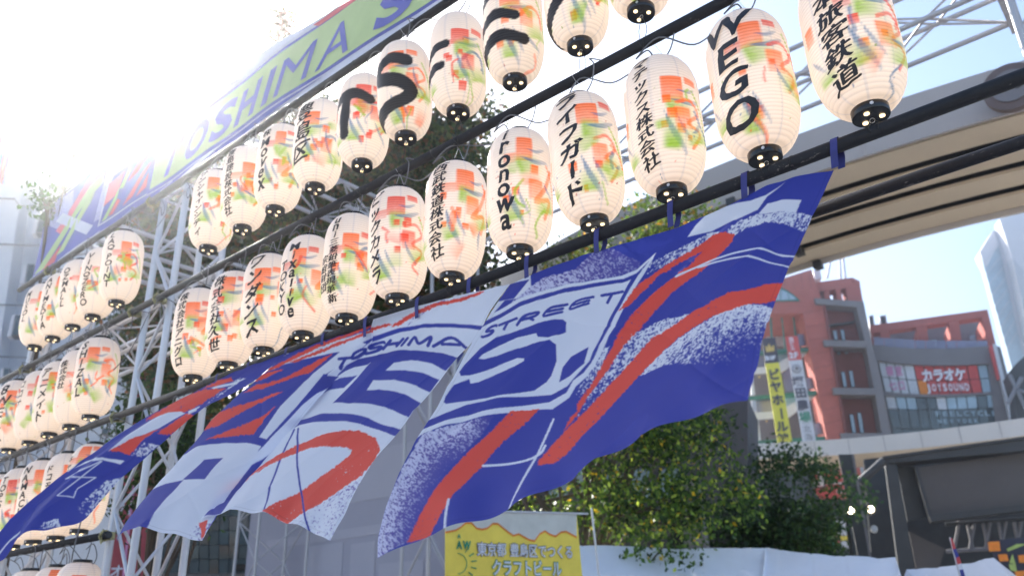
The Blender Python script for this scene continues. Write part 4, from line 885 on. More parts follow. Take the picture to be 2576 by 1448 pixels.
for k in (1, 2, 3, 4):
    C = np.array(FLAGCTRL[k]); wid = FLAGW[k]
    nu, nv = (int(wid / .0046), 300) if k < 4 else (int(wid / .0038), 370)
    G = bspl(C, nu, nv)
    # ripples of the cloth, fading to the top hem
    uu, vv = np.meshgrid(np.linspace(0, 1, nu) * wid, np.linspace(0, 1, nv) * 1.4)
    du = np.gradient(G, axis=1); dv = np.gradient(G, axis=0); N = np.cross(du, dv); N /= np.linalg.norm(N, axis=-1, keepdims=True)
    art = project(G) * 1.59068
    amp = np.clip(vv / .5, .2, 1)
    w = (vnoise(uu * 2.6 + vv * .9 + k * 7, vv * .9 + k, 31) - .5) * .035 + (vnoise(uu * 7 + vv * 2.5, vv * 2.2 + k * 3, 32) - .5) * .012 + (vnoise(uu * 16, vv * 1.2 + k, 33) - .5) * .032 * np.exp(-vv * 5) + (vnoise(uu * 5 + vv * 9, vv * 3 - uu * 2, 34) - .5) * .008
    cr_ = vnoise(uu * 4.2 + vv * 3.1 + k * 5, vv * 1.1 - uu * .8, 41); w += -.0045 * (1 - np.abs(2 * cr_ - 1)) ** 7 * np.clip(1.2 - vv * .3, .5, 1)
    cr_ = vnoise(uu * 3.0 - vv * 2.6 + k * 9, vv * 1.5 + uu, 42); w += .004 * (1 - np.abs(2 * cr_ - 1)) ** 9
    w += .006 * np.sin(uu * 26 + 3 * np.sin(vv * 3)) * np.clip((vv - 1.1) / .3, 0, 1)
    G = G + N * (w * amp)[..., None]
    colr = paint_strip(k, art[..., 0], art[..., 1])
    if k == 3: G = G + (CAM - G) * .006
    if k == 2: G = G - (CAM - G) * .004
    # stitched hems
    e = np.minimum(np.minimum(uu, wid - uu), 1.4 - vv); colr[np.abs(e - .018) < .0025] *= .86
    gridobj('cloth_panel', G, MFLAG, flag, colr)
for (px, py) in FLAGLOOPS:
    q = onY(px, py, YB); x = q[0]
    mb = MB(); prof = []
    for a in np.linspace(-1.9, 1.9, 11): prof.append((math.cos(a + math.pi / 2) * 0, -math.sin(a) * .030, math.cos(a) * .030))
    prof = [(0, -.014, -.082)] + [(0, -.027, -.03)] + [(0, -.030 * math.cos(a), .030 * math.sin(a)) for a in np.linspace(0, math.pi, 9)] + [(0, .027, -.03), (0, .0, -.085)]
    V = []; Fc = []
    for k_, p in enumerate(prof):
        for s in (-.012, .012): V.append((x + s - (.016, .006)[k_] if k_ < 2 else x + s, YB + p[1], Z4 + p[2]))
    for k_ in range(len(prof) - 1): Fc.append([2 * k_, 2 * k_ + 1, 2 * k_ + 3, 2 * k_ + 2])
    meshobj('hanging_loop', V, Fc, M['loop'], flag, True)

# ------------------------------------------------------------------ planes standing in the place
class PL:
    """upright plane through a point, with a level direction h, normal n towards the viewer"""
    def __init__(s, px, dist, vp):
        s.P = atdist(px[0], px[1], dist); h = ray(*vp); h[2] = 0; h /= np.linalg.norm(h)
        if h @ RM[:, 0] < 0: h = -h
        s.h = h; s.n = np.cross(h, [0, 0, 1]);
        if s.n @ (s.P - CAM) > 0: s.n = -s.n
    def at(s, p, off=0.0):
        d = ray(*p); P0 = s.P + s.n * off
        return CAM + d * (((P0 - CAM) @ s.n) / (d @ s.n))
    def poly(s, name, pts, m, parent, depth=.1, off=0.0):
        return MB().prism([s.at(p, off) for p in pts], -s.n * depth).build(name, m, parent)
def Ps(f, *pts): return [f(*p) for p in pts]
def rect(f, x0, y0, x1, y1, sk=0.0):
    """upright rectangle in a picture region; sk = sideways shift per unit height"""
    return [f(x0, y0), f(x1, y0), f(x1 + sk * (y1 - y0), y1), f(x0 + sk * (y1 - y0), y1)]

g = MB().prism([(-400, -290, 0), (400, -290, 0), (400, 400, 0), (-400, 400, 0)], (0, 0, -.2)).build('ground', M['ground']); tag(g, kind='structure')

# ------------------------------------------------------------------ long printed banner above the top pipe
YT = 2.56
bn = thing('event_banner', (-3.5, YT, 5.3), 'long printed banner above the top pipe, blue capitals on a pale green strip', 'banner')
topz = lambda x: np.interp(x, [-8.34, -5.4, -4.28, -3.42, -1.5, 1.2], [5.72, 5.70, 5.53, 5.42, 5.36, 5.36])
xs = np.linspace(-8.34, 1.2, 60)
def bwave(x, z): return .014 * np.sin(x * 2.1 + 1) + .006 * np.sin(x * 6.3) + 0 * z
def bpoly(name, pts, m, lay, step=.12):
    """flat print on the banner cloth, cut so that it follows the cloth"""
    bm = bmesh.new(); bm.faces.new([bm.verts.new((x, 0, z)) for x, z in pts])
    xs_ = [p[0] for p in pts]; x = min(xs_) + step
    bmesh.ops.triangulate(bm, faces=bm.faces[:])
    while x < max(xs_):
        bmesh.ops.bisect_plane(bm, geom=bm.verts[:] + bm.edges[:] + bm.faces[:], plane_co=(x, 0, 0), plane_no=(1, 0, 0)); x += step
    bm.verts.index_update()
    V = [(v.co.x, YT + bwave(v.co.x, v.co.z) - .0025 * lay, v.co.z) for v in bm.verts]
    Fc = [[v.index for v in f.verts] for f in bm.faces]; bm.free()
    return meshobj(name, V, Fc, m, bn)
m_, n_, l_, b_ = newmat('pale_green_print')
M['bgreen'] = mat('banner_green', (.45, .56, .26), .7, 0, .1, 3, .05); M['bblue'] = mat('banner_blue', (.13, .14, .42), .7, 0, .12, 4, .05)
M['bwhite'] = mat('banner_white', (.62, .63, .7), .7, 0, .1, 5, .05); M['bred'] = mat('banner_red', (.66, .14, .16), .7, 0, .12, 5, .05)
M['bspeck'] = mat('banner_speckle', (.42, .42, .62), .7, 0, .5, 60, .05)
G = np.array([[(x, YT + bwave(x, z), z) for x in xs] for z in np.linspace(4.90, 5.36, 6)])
for i, x in enumerate(xs): G[:, i, 2] = np.linspace(4.90, topz(x), 6)
gridobj('cloth', G, M['bwhite'], bn)
for c, pts, lay in [
  ('bblue', [(-8.33, 4.91), (-6.02, 4.91), (-6.02, 5.66), (-8.33, 5.70)], 1),
  ('bred', [(-7.95, 5.30), (-7.2, 5.68), (-6.95, 5.68), (-7.35, 5.35), (-7.7, 5.15)], 2),
  ('bspeck', [(-8.3, 5.5), (-7.9, 5.3), (-7.6, 5.4), (-7.7, 5.66), (-8.3, 5.69)], 2),
  ('bgreen', [(-8.28, 4.93), (-8.05, 4.93), (-7.45, 5.28), (-6.98, 5.44), (-6.98, 5.56), (-7.25, 5.5), (-7.75, 5.25)], 3),
  ('bgreen', [(-7.8, 4.98), (-7.62, 4.98), (-7.15, 5.3), (-7.05, 5.5), (-7.35, 5.3)], 3),
  ('bred', [(-8.1, 4.92), (-7.8, 4.92), (-7.72, 5.08)], 3),
  ('bwhite', [(-8.0, 5.42), (-7.85, 5.46), (-7.0, 5.02), (-7.1, 4.96)], 3),
  ('bspeck', [(-7.0, 5.05), (-6.92, 5.64), (-6.72, 5.67), (-6.88, 5.05)], 3),
  ('bwhite', [(-6.90, 4.97), (-6.86, 5.42), (-6.84, 5.42), (-6.875, 4.985), (-6.05, 4.985), (-6.05, 4.97)], 4),
  ('bred', [(-6.86, 5.16), (-6.83, 5.38), (-6.55, 5.4), (-6.62, 5.2)], 4),
  ('bgreen', [(-6.84, 5.0), (-6.60, 5.26), (-6.62, 5.15), (-6.76, 5.0)], 4),
  ('bgreen', [(-6.6, 5.24), (-6.46, 5.42), (-6.44, 5.34), (-6.52, 5.22)], 4),
  ('bred', [(-6.72, 5.01), (-6.6, 5.14), (-6.53, 5.10), (-6.64, 5.01)], 5),
  ('bred', [(-6.47, 5.02), (-6.2, 5.24), (-6.06, 5.30), (-6.3, 5.05)], 4),
  ('bred', [(-6.45, 5.25), (-6.3, 5.38), (-6.1, 5.42), (-6.28, 5.28)], 4),
  ('bred', [(-6.24, 5.02), (-6.08, 5.2), (-6.08, 5.06)], 4),
  ('bwhite', [(-6.95, 5.44), (-6.94, 5.455), (-1.0, 5.455), (-1.0, 5.44)], 5),
  ('bspeck', [(-6.1, 5.45), (-6.1, 5.62), (-5.3, 5.62), (-4.9, 5.50), (-4.7, 5.45)], 2),
  ('bblue', [(-6.05, 4.985), (1.1, 4.93), (1.1, 5.40), (-6.05, 5.435)], 1),
  ('bgreen', [(-6.03, 5.015), (1.1, 4.95), (1.1, 5.375), (-6.0, 5.405)], 2),
  ('bblue', [(-6.05, 4.91), (-4.35, 4.905), (-3.62, 4.955), (-6.05, 4.985)], 2),
  ('bwhite', [(-5.75, 4.905), (-5.3, 4.905), (-4.9, 4.955), (-5.1, 4.965)], 3),
  ('bwhite', [(-6.05, 4.972), (-3.6, 4.952), (-3.6, 4.945), (-6.05, 4.962)], 3),
  ('bred', [(-3.87, 5.455), (-3.3, 5.425), (-3.3, 5.385), (-3.80, 5.405)], 3),
]:
    bpoly('printed_shape', pts, M[c], lay)
for ch, x0, w in [('T', -5.92, .27), ('O', -5.54, .34), ('S', -5.13, .30), ('H', -4.77, .27), ('I', -4.40, .08), ('M', -4.24, .36), ('A', -3.79, .34), ('S', -3.22, .33), ('T', -2.72, .30), ('R', -2.4, .34), ('E', -2.0, .3), ('E', -1.65, .3), ('T', -1.3, .3)]:
    V, Fc = glyph(ch, 0.0 if ch in 'MA' else .035); V = V.copy(); lo_, hi_ = V.min(0), V.max(0)
    V, Fc = subdiv_glyph(V, Fc, .3); zz = 5.028 + (V[:, 1] - lo_[1]) / (hi_[1] - lo_[1]) * (.272 if x0 > -5 else .29) - (x0 + 4.5) * .012
    xx = x0 + (V[:, 0] - lo_[0]) / (hi_[0] - lo_[0]) * w + (zz - 5.045) * .35
    meshobj('printed_letter', np.stack([xx, YT + bwave(xx, zz) - .0085, zz], 1), Fc, M['bblue'], bn)
MB().tube([(x, YT + .004, topz(x) + .006) for x in xs], .009, 8).build('top_cord', M['canopy_dark'], bn, True)
for k, x in enumerate(np.arange(-8.1, .9, .62)):
    MB().tube([(x, YT - .005, 4.93), (x + .01, YB - .03, 4.80), (x + .02, YT, 4.77)], .0022, 5).build('tie', M['white'], bn)

# ------------------------------------------------------------------ leaves and trees
def leafcloud(name, centers, n, size, cols, seed, parent, squash=.8):
    rs = np.random.RandomState(seed); C = np.array([c[:3] for c in centers]); Rr = np.array([c[3] for c in centers])
    wts = Rr ** 2; idx = rs.choice(len(C), n, p=wts / wts.sum())
    d = rs.normal(size=(n, 3)); d /= np.linalg.norm(d, axis=1, keepdims=True)
    rad = Rr[idx] * (1 - .75 * rs.rand(n) ** 2.2)
    P = C[idx] + d * rad[:, None] * np.array([1, 1, squash]) + rs.normal(size=(n, 3)) * .08
    a = rs.normal(size=(n, 3)); a[:, 2] -= .5; a /= np.linalg.norm(a, axis=1, keepdims=True)
    b = np.cross(a, rs.normal(size=(n, 3))); b /= np.linalg.norm(b, axis=1, keepdims=True)
    nn = np.cross(a, b)
    L = size * (.7 + .6 * rs.rand(n))[:, None]; Wd = L * .55
    V = np.stack([P - a * L * .5, P + b * Wd * .5 + nn * L * .06, P + a * L * .5, P - b * Wd * .5 + nn * L * .06], 1)
    me = bpy.data.meshes.new(name); me.vertices.add(4 * n)
    off = np.array(worldloc(parent)); me.vertices.foreach_set('co', (V.reshape(-1, 3) - off).ravel())
    F4 = np.arange(4 * n, dtype=np.int32); me.loops.add(4 * n); me.loops.foreach_set('vertex_index', F4)
    me.polygons.add(n); me.polygons.foreach_set('loop_start', (np.arange(n) * 4).astype(np.int32)); me.polygons.foreach_set('loop_total', np.full(n, 4, np.int32))
    me.update(calc_edges=True)
    cl = np.array([c[:3] for c in cols]); pw = np.array([c[3] for c in cols], float); pw /= pw.sum()
    clump = rs.rand(len(C), 1) * .7 + .65
    cc = cl[rs.choice(len(cl), n, p=pw)] * clump[idx] * (.75 + .5 * rs.rand(n, 1))
    col = np.ones((n, 4, 4), np.float32); col[..., :3] = cc[:, None, :]
    at = me.attributes.new('print', 'FLOAT_COLOR', 'POINT'); at.data.foreach_set('color', col.ravel())
    me.materials.append(MLEAF); o = bpy.data.objects.new(name, me); link(o, parent); o['kind'] = 'stuff'; return o
def tree(label, base, top, clusters, n, size, cols, seed, tr=.16, group='trees around the square'):
    """clusters = list of (x, y, z, r)"""
    t = thing('tree', base, label, 'tree', group); rn = random.Random(seed); mb = MB()
    base = np.array(base, float); top = np.array(top, float)
    mid = base * .5 + top * .5 + np.array([rn.uniform(-.2, .2), rn.uniform(-.2, .2), 0])
    pts = spline([base, mid, top], 6); rr_ = np.linspace(tr, tr * .3, len(pts)); mb.tube(pts.tolist(), rr_.tolist(), 9)
    mb.build('trunk', M['bark'], t, True)
    for c in clusters[:28]:
        c = np.array(c); k = rn.randint(3, len(pts) - 2); s = pts[k]; e = c[:3]
        if np.linalg.norm(e - s) < .3: continue
        m1 = s * .5 + e * .5 + np.array([0, 0, -.15 + rn.random() * .3])
        q = spline([s, m1, e], 5); MB().tube(q.tolist(), np.linspace(tr * .32, .012, len(q)).tolist(), 6).build('limb', M['bark'], t, True)
    leafcloud('crown', clusters, n, size, cols, seed, t)
    return t
def blob(px0, py0, px1, py1, dist, ddist, n, r, seed, shape=lambda u, v: True):
    rn = random.Random(seed); out = []
    while len(out) < n:
        u, v = rn.random(), rn.random()
        if not shape(u, v): continue
        p = atdist(px0 + u * (px1 - px0), py0 + v * (py1 - py0), dist + rn.uniform(-ddist, ddist)); out.append((*p, r * rn.uniform(.6, 1.3)))
    return out
GR = [(.045, .085, .02, 5), (.07, .12, .025, 3), (.03, .055, .02, 3), (.12, .15, .03, 1), (.16, .08, .02, .5)]
AUT = [(.06, .095, .025, 5), (.12, .14, .04, 2), (.19, .09, .035, 1.3), (.26, .12, .05, .8), (.03, .055, .022, 4)]
YEL = [(.12, .17, .025, 5), (.07, .12, .02, 4), (.30, .24, .03, 1.5), (.36, .17, .02, .7), (.05, .09, .02, 3)]
DRK = [(.03, .075, .025, 5), (.06, .12, .03, 3), (.09, .16, .03, 1)]
# big tree behind the lantern rows
cl = blob(560, 330, 1200, 900, 16.5, 1.8, 80, .85, 3, lambda u, v: (u - .5) ** 2 / .26 + (v - .5) ** 2 / .28 < 1) + blob(1080, 250, 1215, 520, 16.0, .8, 12, .5, 4) \
   + blob(700, 300, 1100, 420, 16.5, 1, 10, .5, 8) + blob(360, 520, 640, 1000, 17.5, 1.2, 36, .8, 9)
b0 = atdist(900, 900, 16.5)
tree('large dark green tree with reddish tips directly behind the lantern rows', (b0[0], b0[1], 0), atdist(880, 480, 16.5), cl, 105000, .13, AUT, 5, .22)
cl = blob(560, 60, 760, 260, 16, .6, 9, .28, 12, lambda u, v: v > .9 - u * .9) + [(*atdist(705, 70, 15.8), .2), (*atdist(725, 45, 15.8), .17), (*atdist(700, 40, 15.8), .12), (*atdist(690, 100, 15.8), .2)]
b1 = atdist(1010, 900, 17)
tree('sparse branch tips poking up above the long banner', (b1[0], b1[1], 0), atdist(720, 160, 16), cl, 1500, .11, [(.20, .08, .04, 3), (.16, .12, .05, 2), (.10, .12, .04, 2)], 6, .08)
cl = blob(330, 330, 560, 600, 26, 1.8, 16, 1.0, 14, lambda u, v: u + v > .55)
b1 = atdist(560, 700, 26)
tree('hazy green tree behind the left part of the long banner', (b1[0], b1[1], 0), atdist(470, 420, 26), cl, 6000, .2, GR, 7, .14)
cl = blob(1190, 470, 1760, 1000, 15.5, 1.6, 34, .7, 21, lambda u, v: v > .55 - u * .55 or v > .5)
b1 = atdist(1450, 1000, 15.5)
tree('yellow green tree behind the flag pipe, in front of the canopy', (b1[0], b1[1], 0), atdist(1480, 700, 15.5), cl, 17000, .105, YEL, 22, .18)
cl = blob(1180, 1010, 1760, 1380, 13.2, 1.2, 30, .48, 31) + blob(1560, 1030, 1850, 1300, 12.6, .8, 18, .36, 32, lambda u, v: v > .12) + blob(1800, 1130, 1905, 1330, 12.2, .4, 9, .2, 33) + blob(1720, 980, 1800, 1080, 12.6, .4, 4, .16, 34)
b1 = atdist(1330, 1380, 13.2)
tree('bushy green tree with a few yellow leaves below the flag at centre right', (b1[0], b1[1], 0), atdist(1500, 1180, 13.2), cl, 12500, .09, [(.08, .15, .025, 5), (.18, .28, .04, 3), (.035, .07, .02, 4), (.75, .48, .03, .35), (.5, .6, .08, 1.2)], 35, .09)
cl = blob(1800, 1190, 2120, 1420, 24, 2, 26, .8, 41, lambda u, v: v > .18) + blob(1950, 1120, 2100, 1200, 24, 1, 6, .6, 43)
b1 = atdist(1950, 1400, 24)
tree('dark shaded tree under the curved canopy', (b1[0], b1[1], 0), atdist(1950, 1250, 24), cl, 11000, .15, DRK, 42, .15)
cl = [(*atdist(x, y, 9.5), r) for x, y, r in [(105, 480, .10), (125, 500, .14), (150, 520, .16), (165, 550, .14), (120, 515, .12), (175, 530, .12), (180, 350, .05), (190, 360, .05)]]
b1 = atdist(210, 700, 9.6)
tree('small twigs with dark leaves in front of the white building', (b1[0], b1[1], 0), atdist(165, 545, 9.5), cl, 520, .06, DRK, 52, .03)
cl = blob(345, 1020, 470, 1260, 8.6, .5, 12, .3, 61) + blob(470, 1100, 560, 1300, 8.8, .3, 7, .22, 62)
b1 = atdist(430, 1300, 8.8)
tree('dark leafy sapling seen through the left truss tower', (b1[0], b1[1], 0), atdist(430, 1080, 8.7), cl, 4200, .07, DRK, 63, .05)

# ------------------------------------------------------------------ the round canopy of the square
RC = np.array([-4.97, 28.4]); ZT, ZBt = 9.50, 8.67
def ell(a, b, th): return np.array([RC[0] + a * math.cos(th), RC[1] + b * math.sin(th)])
def ringpart(name, prof, m, parent, n=160):
    """prof = list of (k, z), k = 0 inner edge .. 1 outer edge, closed outline"""
    V = []; Fc = []; q = len(prof)
    for i in range(n):
        th = 2 * math.pi * i / n
        for k, z in prof:
            p = ell(15.07 + 3.93 * k, 11.85 + 3.95 * k, th); V.append((p[0], p[1], z))
    for i in range(n):
        for j in range(q): Fc.append([i * q + j, ((i + 1) % n) * q + j, ((i + 1) % n) * q + (j + 1) % q, i * q + (j + 1) % q])
    return meshobj(name, V, Fc, m, parent)
rg = thing('ring_canopy', (RC[0], RC[1], 0), 'wide curved ring canopy with grey fascia and beige panelled underside', 'canopy')
ringpart('outer_fascia', [(1.0, ZT), (1.0, ZBt), (.985, ZBt), (.985, ZT)], M['fascia'], rg)
ringpart('inner_fascia', [(.0, ZT - .1), (.0, ZBt), (.015, ZBt), (.015, ZT - .1)], M['fascia2'], rg)
ringpart('roof_deck', [(.02, ZT - .16), (.02, ZT - .22), (.98, ZT - .22), (.98, ZT - .16)], M['conc'], rg)
for k in range(4):
    a0, a1 = .025 + k * .2425, .025 + (k + 1) * .2425 - .03
    ringpart('soffit_panel', [(a0, ZBt + .16), (a0, ZBt + .10), (a1, ZBt - .0), (a1, ZBt + .06)], M['ceil'], rg)
ringpart('soffit_backing', [(.02, ZBt + .2), (.02, ZBt + .16), (.98, ZBt + .16), (.98, ZBt + .2)], M['canopy_dark'], rg)
for th in [-math.pi / 2 + d for d in (-.62, -.335, -.05, .235, .52)]:
    for k in range(5):
        p = ell(15.07 + 3.93 * (.02 + k * .2425), 11.85 + 3.95 * (.02 + k * .2425), th + .03)
        q = MB().box((p[0], p[1], ZBt - .02), (.16, .2, .16)); q.build('bracket', M['canopy_dark'], rg)
for th in (1.25, 2.0, .45, -2.75, -.35):
    p = ell(17.2, 14.0, th)
    MB().box((p[0], p[1], ZBt / 2), (.5, .5, ZBt + .1)).build('column', M['canopy_dark'], rg)
p = onY(2546, 226, RC[1] - 15.82)
for th in np.linspace(-math.pi, math.pi, 61):
    for (k, zt_) in ((1.0, ZT), (0.0, ZT - .1)):
        a_, b_ = 15.07 + 3.93 * k, 11.85 + 3.95 * k; p = ell(a_, b_, th); ta = math.atan2(b_ * math.cos(th), -a_ * math.sin(th))
        if k == 1.0 and not (-2.4 < th < -.9): continue
        if k == 0.0 and not (.2 < th < 3.0): continue
        c_, s_ = math.cos(ta), math.sin(ta)
        MB().box((p[0], p[1], (zt_ + ZBt) / 2), (.035, .03, zt_ - ZBt), [[c_, -s_, 0], [s_, c_, 0], [0, 0, 1]]).build('panel_joint', M['fascia'], rg)
p = onY(2546, 226, RC[1] - 15.82)
ds = thing('round_sign', p, 'dark round sign disc on the canopy fascia at the right edge', 'sign')
MB().tube([(p[0], p[1], p[2]), (p[0], p[1] - .12, p[2])], .38, 40).build('disc', mat('brown_disc', (.14, .10, .09), .5), ds)
MB().tube([(p[0], p[1] - .12, p[2]), (p[0], p[1] - .15, p[2])], .26, 40).build('inner_disc', M['conc'], ds)
MB().tube([(p[0] - .08, p[1] - .15, p[2] + .03), (p[0] - .08, p[1] - .17, p[2] + .03)], .1, 24).box((p[0] + .09, p[1] - .16, p[2] + .02), (.07, .02, .22)).build('emblem', M['canopy_dark'], ds)

# ------------------------------------------------------------------ red shopping building
TP = PL((2000, 900), 62, (-13400, 1978))           # tower with open stairs
tw = thing('shopping_building', TP.at(fZ(570, 1370)), 'red rendered tower with open stairs and grey concrete frame behind the canopy', 'building')
def tp(nm, f, m, d, off, *pts): return TP.poly(nm, Ps(f, *pts), M[m], tw, d, off)
tp('gable_wall', fZ, 'brick', 6, 0, (-60, 470), (-60, 150), (400, 210), (625, 140), (705, 372), (575, 455))
tp('pillar', fZ, 'brick', 2.5, .02, (560, 440), (702, 365), (890, 1470), (757, 1470))
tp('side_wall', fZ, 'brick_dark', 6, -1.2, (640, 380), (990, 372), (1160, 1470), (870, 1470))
for a in [((645, 235), (660, 232), (700, 300), (672, 302), (672, 350), (655, 352)), ((645, 235), (915, 200), (925, 268), (650, 305)), ((915, 200), (975, 232), (1000, 380), (893, 372), (872, 268), (925, 268)), ((716, 300), (752, 290), (766, 355), (722, 352)), ((800, 285), (836, 275), (852, 362), (812, 358))]:
    tp('parapet_wall', fZ, 'brick', 1.2, -.5, *a)
tp('cornice', fZ, 'brick', 1.4, -.4, (918, 196), (918, 222), (978, 248), (978, 226))
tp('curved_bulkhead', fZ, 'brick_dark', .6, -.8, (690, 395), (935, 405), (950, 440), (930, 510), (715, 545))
tp('bulkhead_shadow_line', fZ, 'canopy_dark', .3, -.7, (712, 545), (930, 512), (950, 500), (950, 512), (930, 526), (714, 556))
for a in [((948, 395), (1003, 372), (1068, 690), (1120, 900), (1230, 1470), (1160, 1470), (1090, 1050), (1015, 660))]: tp('grey_frame_post', fZ, 'conc', 1.2, .3, *a)
for a in [((648, 348), (1003, 372), (1000, 412), (960, 412), (660, 388)), ((712, 650), (1015, 656), (1020, 706), (722, 692)), ((780, 995), (1090, 1000), (1098, 1046), (790, 1042)), ((836, 1325), (1190, 1322), (1195, 1370), (846, 1370))]:
    tp('grey_frame_beam', fZ, 'conc', 1.2, .35, *a)
for x0, y0, x1, y1, s in [(780, 580, 808, 650, .17), (835, 575, 862, 650, .17), (806, 708, 832, 755, .17), (862, 706, 887, 750, .17), (840, 880, 867, 990, .17), (896, 872, 923, 990, .17), (901, 1188, 930, 1322, .16), (957, 1176, 986, 1322, .16)]:
    w_ = TP.poly('slit_window', rect(fZ, x0, y0, x1, y1, s), M['canopy_dark'], tw, .1, -1.05)
    TP.poly('pane', rect(fZ, x0 + 3, y0 + 3, x1 - 3, y1 - 3, s), M['skyglass'], tw, .05, -.99)
for k in range(9): tp('wall_joint', fZ, 'brick_dark', .02, .04, (572 + k * 19.3, 455 + k * 100), (704 + k * 16.5, 430 + k * 100), (704.3 + k * 16.5, 432.5 + k * 100), (572.3 + k * 19.3, 457.5 + k * 100))
for k in range(4): tp('wall_joint', fZ, 'brick_dark', .02, .02, (430 + k * 60, 200 - k * 12), (432.5 + k * 60, 200 - k * 12), (440 + k * 62, 300 - k * 10), (437.5 + k * 62, 300 - k * 10))
rod('drain_pipe', TP.at(fZ(720, 400), .1), TP.at(fZ(885, 1400), .1), .09, M['brick_dark'], tw, 8)
# arched window
tp('arched_window_frame', fZ, 'teal', .1, .05, (330, 372), (330, 300), (388, 262), (440, 285), (500, 325), (540, 362), (540, 370))
for a in [((350, 364), (350, 300), (385, 278), (398, 280), (400, 362)), ((406, 362), (404, 284), (452, 306), (462, 360)), ((468, 360), (458, 310), (490, 330), (520, 358))]: tp('pane', fZ, 'skyglass', .05, .12, *a)
# open stair hall
tp('hall_back_wall', fF, 'conc', .4, -7, (150, 100), (860, 100), (1010, 1500), (150, 1500))
tp('hall_side_wall', fF, 'ceil', .3, -5.5, (370, 135), (780, 135), (790, 330), (370, 260))
for a in [((310, 490), (830, 455), (832, 482), (312, 516)), ((214, 930), (905, 870), (910, 905), (218, 955)), ((250, 1360), (985, 1310), (990, 1345), (255, 1395))]:
    tp('floor_edge', fF, 'teal', .5, -.4, *a)
for a in [((430, 140), (448, 140), (470, 500), (452, 500)), ((540, 140), (552, 140), (590, 480), (578, 480)), ((655, 140), (668, 140), (700, 470), (688, 470)), ((205, 960), (225, 958), (275, 1370), (250, 1372))]: tp('teal_post', fF, 'teal', .2, -.8, *a)
for a in [((395, 240), (460, 238), (480, 440), (410, 445)), ((475, 232), (560, 230), (590, 440), (495, 442)), ((575, 250), (640, 250), (655, 430), (600, 440))]: tp('window', fF, 'paleglass', .2, -5.2, *a)
for a in [((290, 535), (370, 530), (385, 640), (290, 645)), ((300, 965), (450, 955), (470, 1075), (320, 1085)), ((700, 330), (790, 325), (815, 430), (715, 440)), ((785, 750), (865, 742), (890, 850), (795, 855)), ((550, 620), (640, 600), (660, 880), (590, 885)), ((860, 1185), (955, 1178), (975, 1290), (875, 1295))]:
    tp('glass_balustrade', fF, 'lavender', .1, -1.0, *a)
for a in [((505, 505), (610, 500), (620, 545), (520, 600)), ((580, 935), (690, 925), (700, 970), (600, 1030))]: tp('glass_balustrade', fF, 'skyglass', .1, -1.2, *a)
for a in [((270, 655), (400, 640), (400, 700), (270, 712)), ((400, 640), (520, 600), (620, 540), (730, 480), (820, 478), (760, 540), (620, 650), (555, 690), (400, 700)),
          ((245, 1090), (475, 1070), (480, 1135), (250, 1155)), ((475, 1070), (590, 1030), (700, 965), (800, 910), (890, 905), (830, 960), (700, 1070), (615, 1130), (480, 1135))]:
    tp('stair_parapet', fF, 'offwhite', .25, -.9, *a)
for a in [((238, 730), (268, 728), (290, 905), (255, 908)), ((278, 1165), (325, 1160), (352, 1380), (300, 1380)), ((255, 960), (295, 958), (310, 1080), (265, 1082))]: tp('white_column', fF, 'offwhite', .4, -1.6, *a)
for x, y in [(755, 272), (818, 632), (332, 750), (402, 1175), (770, 165), (890, 1035)]:
    q = TP.at(fF(x, y), -2.5); rod('downlight', q, q + np.array([0, 0, .12]), .06, M['gold'], tw, 12)
tp('grey_side_strip', fF, 'offwhite', .4, -2, (105, 960), (165, 955), (195, 1500), (165, 1500))
tp('dark_side_strip', fF, 'darkglass', .3, -2.4, (75, 960), (110, 960), (170, 1500), (100, 1500)); tp('dark_side_strip', fF, 'canopy_dark', .3, -2.1, (165, 955), (205, 955), (260, 1500), (195, 1500))
am = thing('rooftop_mast', TP.at(fZ(700, 200), -5), 'thin white antenna masts and plant on the red tower roof', 'mast')
for x0, x1 in ((830, 838), (852, 872), (770, 740)): rod('mast', TP.at(fZ(x1, 205), -4), TP.at(fZ(x0, 30), -4), .1, M['offwhite'], am, 6)
TP.poly('plant_box', Ps(fZ, (640, 150), (672, 120), (690, 140), (700, 205), (650, 215)), M['offwhite'], am, 2, -3)

# right hand block with a bowed glass front
RP = PL((2330, 900), 66, (-4677, 1744))
rb = thing('shopping_building', RP.at(fZ(1200, 1370)), 'long red block with terrace openings and a curved glass front beside the tower', 'building')
def rp(nm, f, m, d, off, *pts): return RP.poly(nm, Ps(f, *pts), M[m], rb, d, off)
rp('roof_wall', fZ, 'brick', 1, 0, (1050, 545), (1900, 430), (1912, 478), (1060, 602))
rp('terrace_back_wall', fZ, 'conc', .5, -4, (1050, 560), (1900, 450), (1960, 760), (1070, 760))
for a in [((1060, 600), (1072, 598), (1085, 705), (1070, 705)), ((1122, 592), (1190, 583), (1205, 700), (1138, 700)), ((1385, 556), (1460, 546), (1480, 700), (1408, 700)), ((1618, 524), (1692, 512), (1722, 700), (1645, 700)), ((1858, 488), (1912, 478), (1965, 700), (1905, 700))]:
    rp('terrace_pillar', fZ, 'brick', 3.5, -.02, *a)
for a in [((1770, 620), (1815, 615), (1830, 700), (1785, 700)), ((1500, 650), (1530, 648), (1535, 700), (1505, 700))]: rp('terrace_door', fZ, 'skyglass', .1, -3.8, *a)
for x0 in range(1078, 1900, 75):
    rp('rail_pane', fZ, 'lavender', .04, .5, (x0, 632 + (x0 - 1078) * .06 if x0 < 1450 else 655), (x0 + 71, 636 + (x0 - 1078) * .06 if x0 < 1450 else 655), (x0 + 73, 712), (x0 + 2, 712))
def edge(xs_, ys_): return lambda x: np.interp(x, xs_, ys_)
e_top = edge([1070, 1200, 1350, 1500, 1700, 1940], [684, 700, 710, 714, 708, 690])
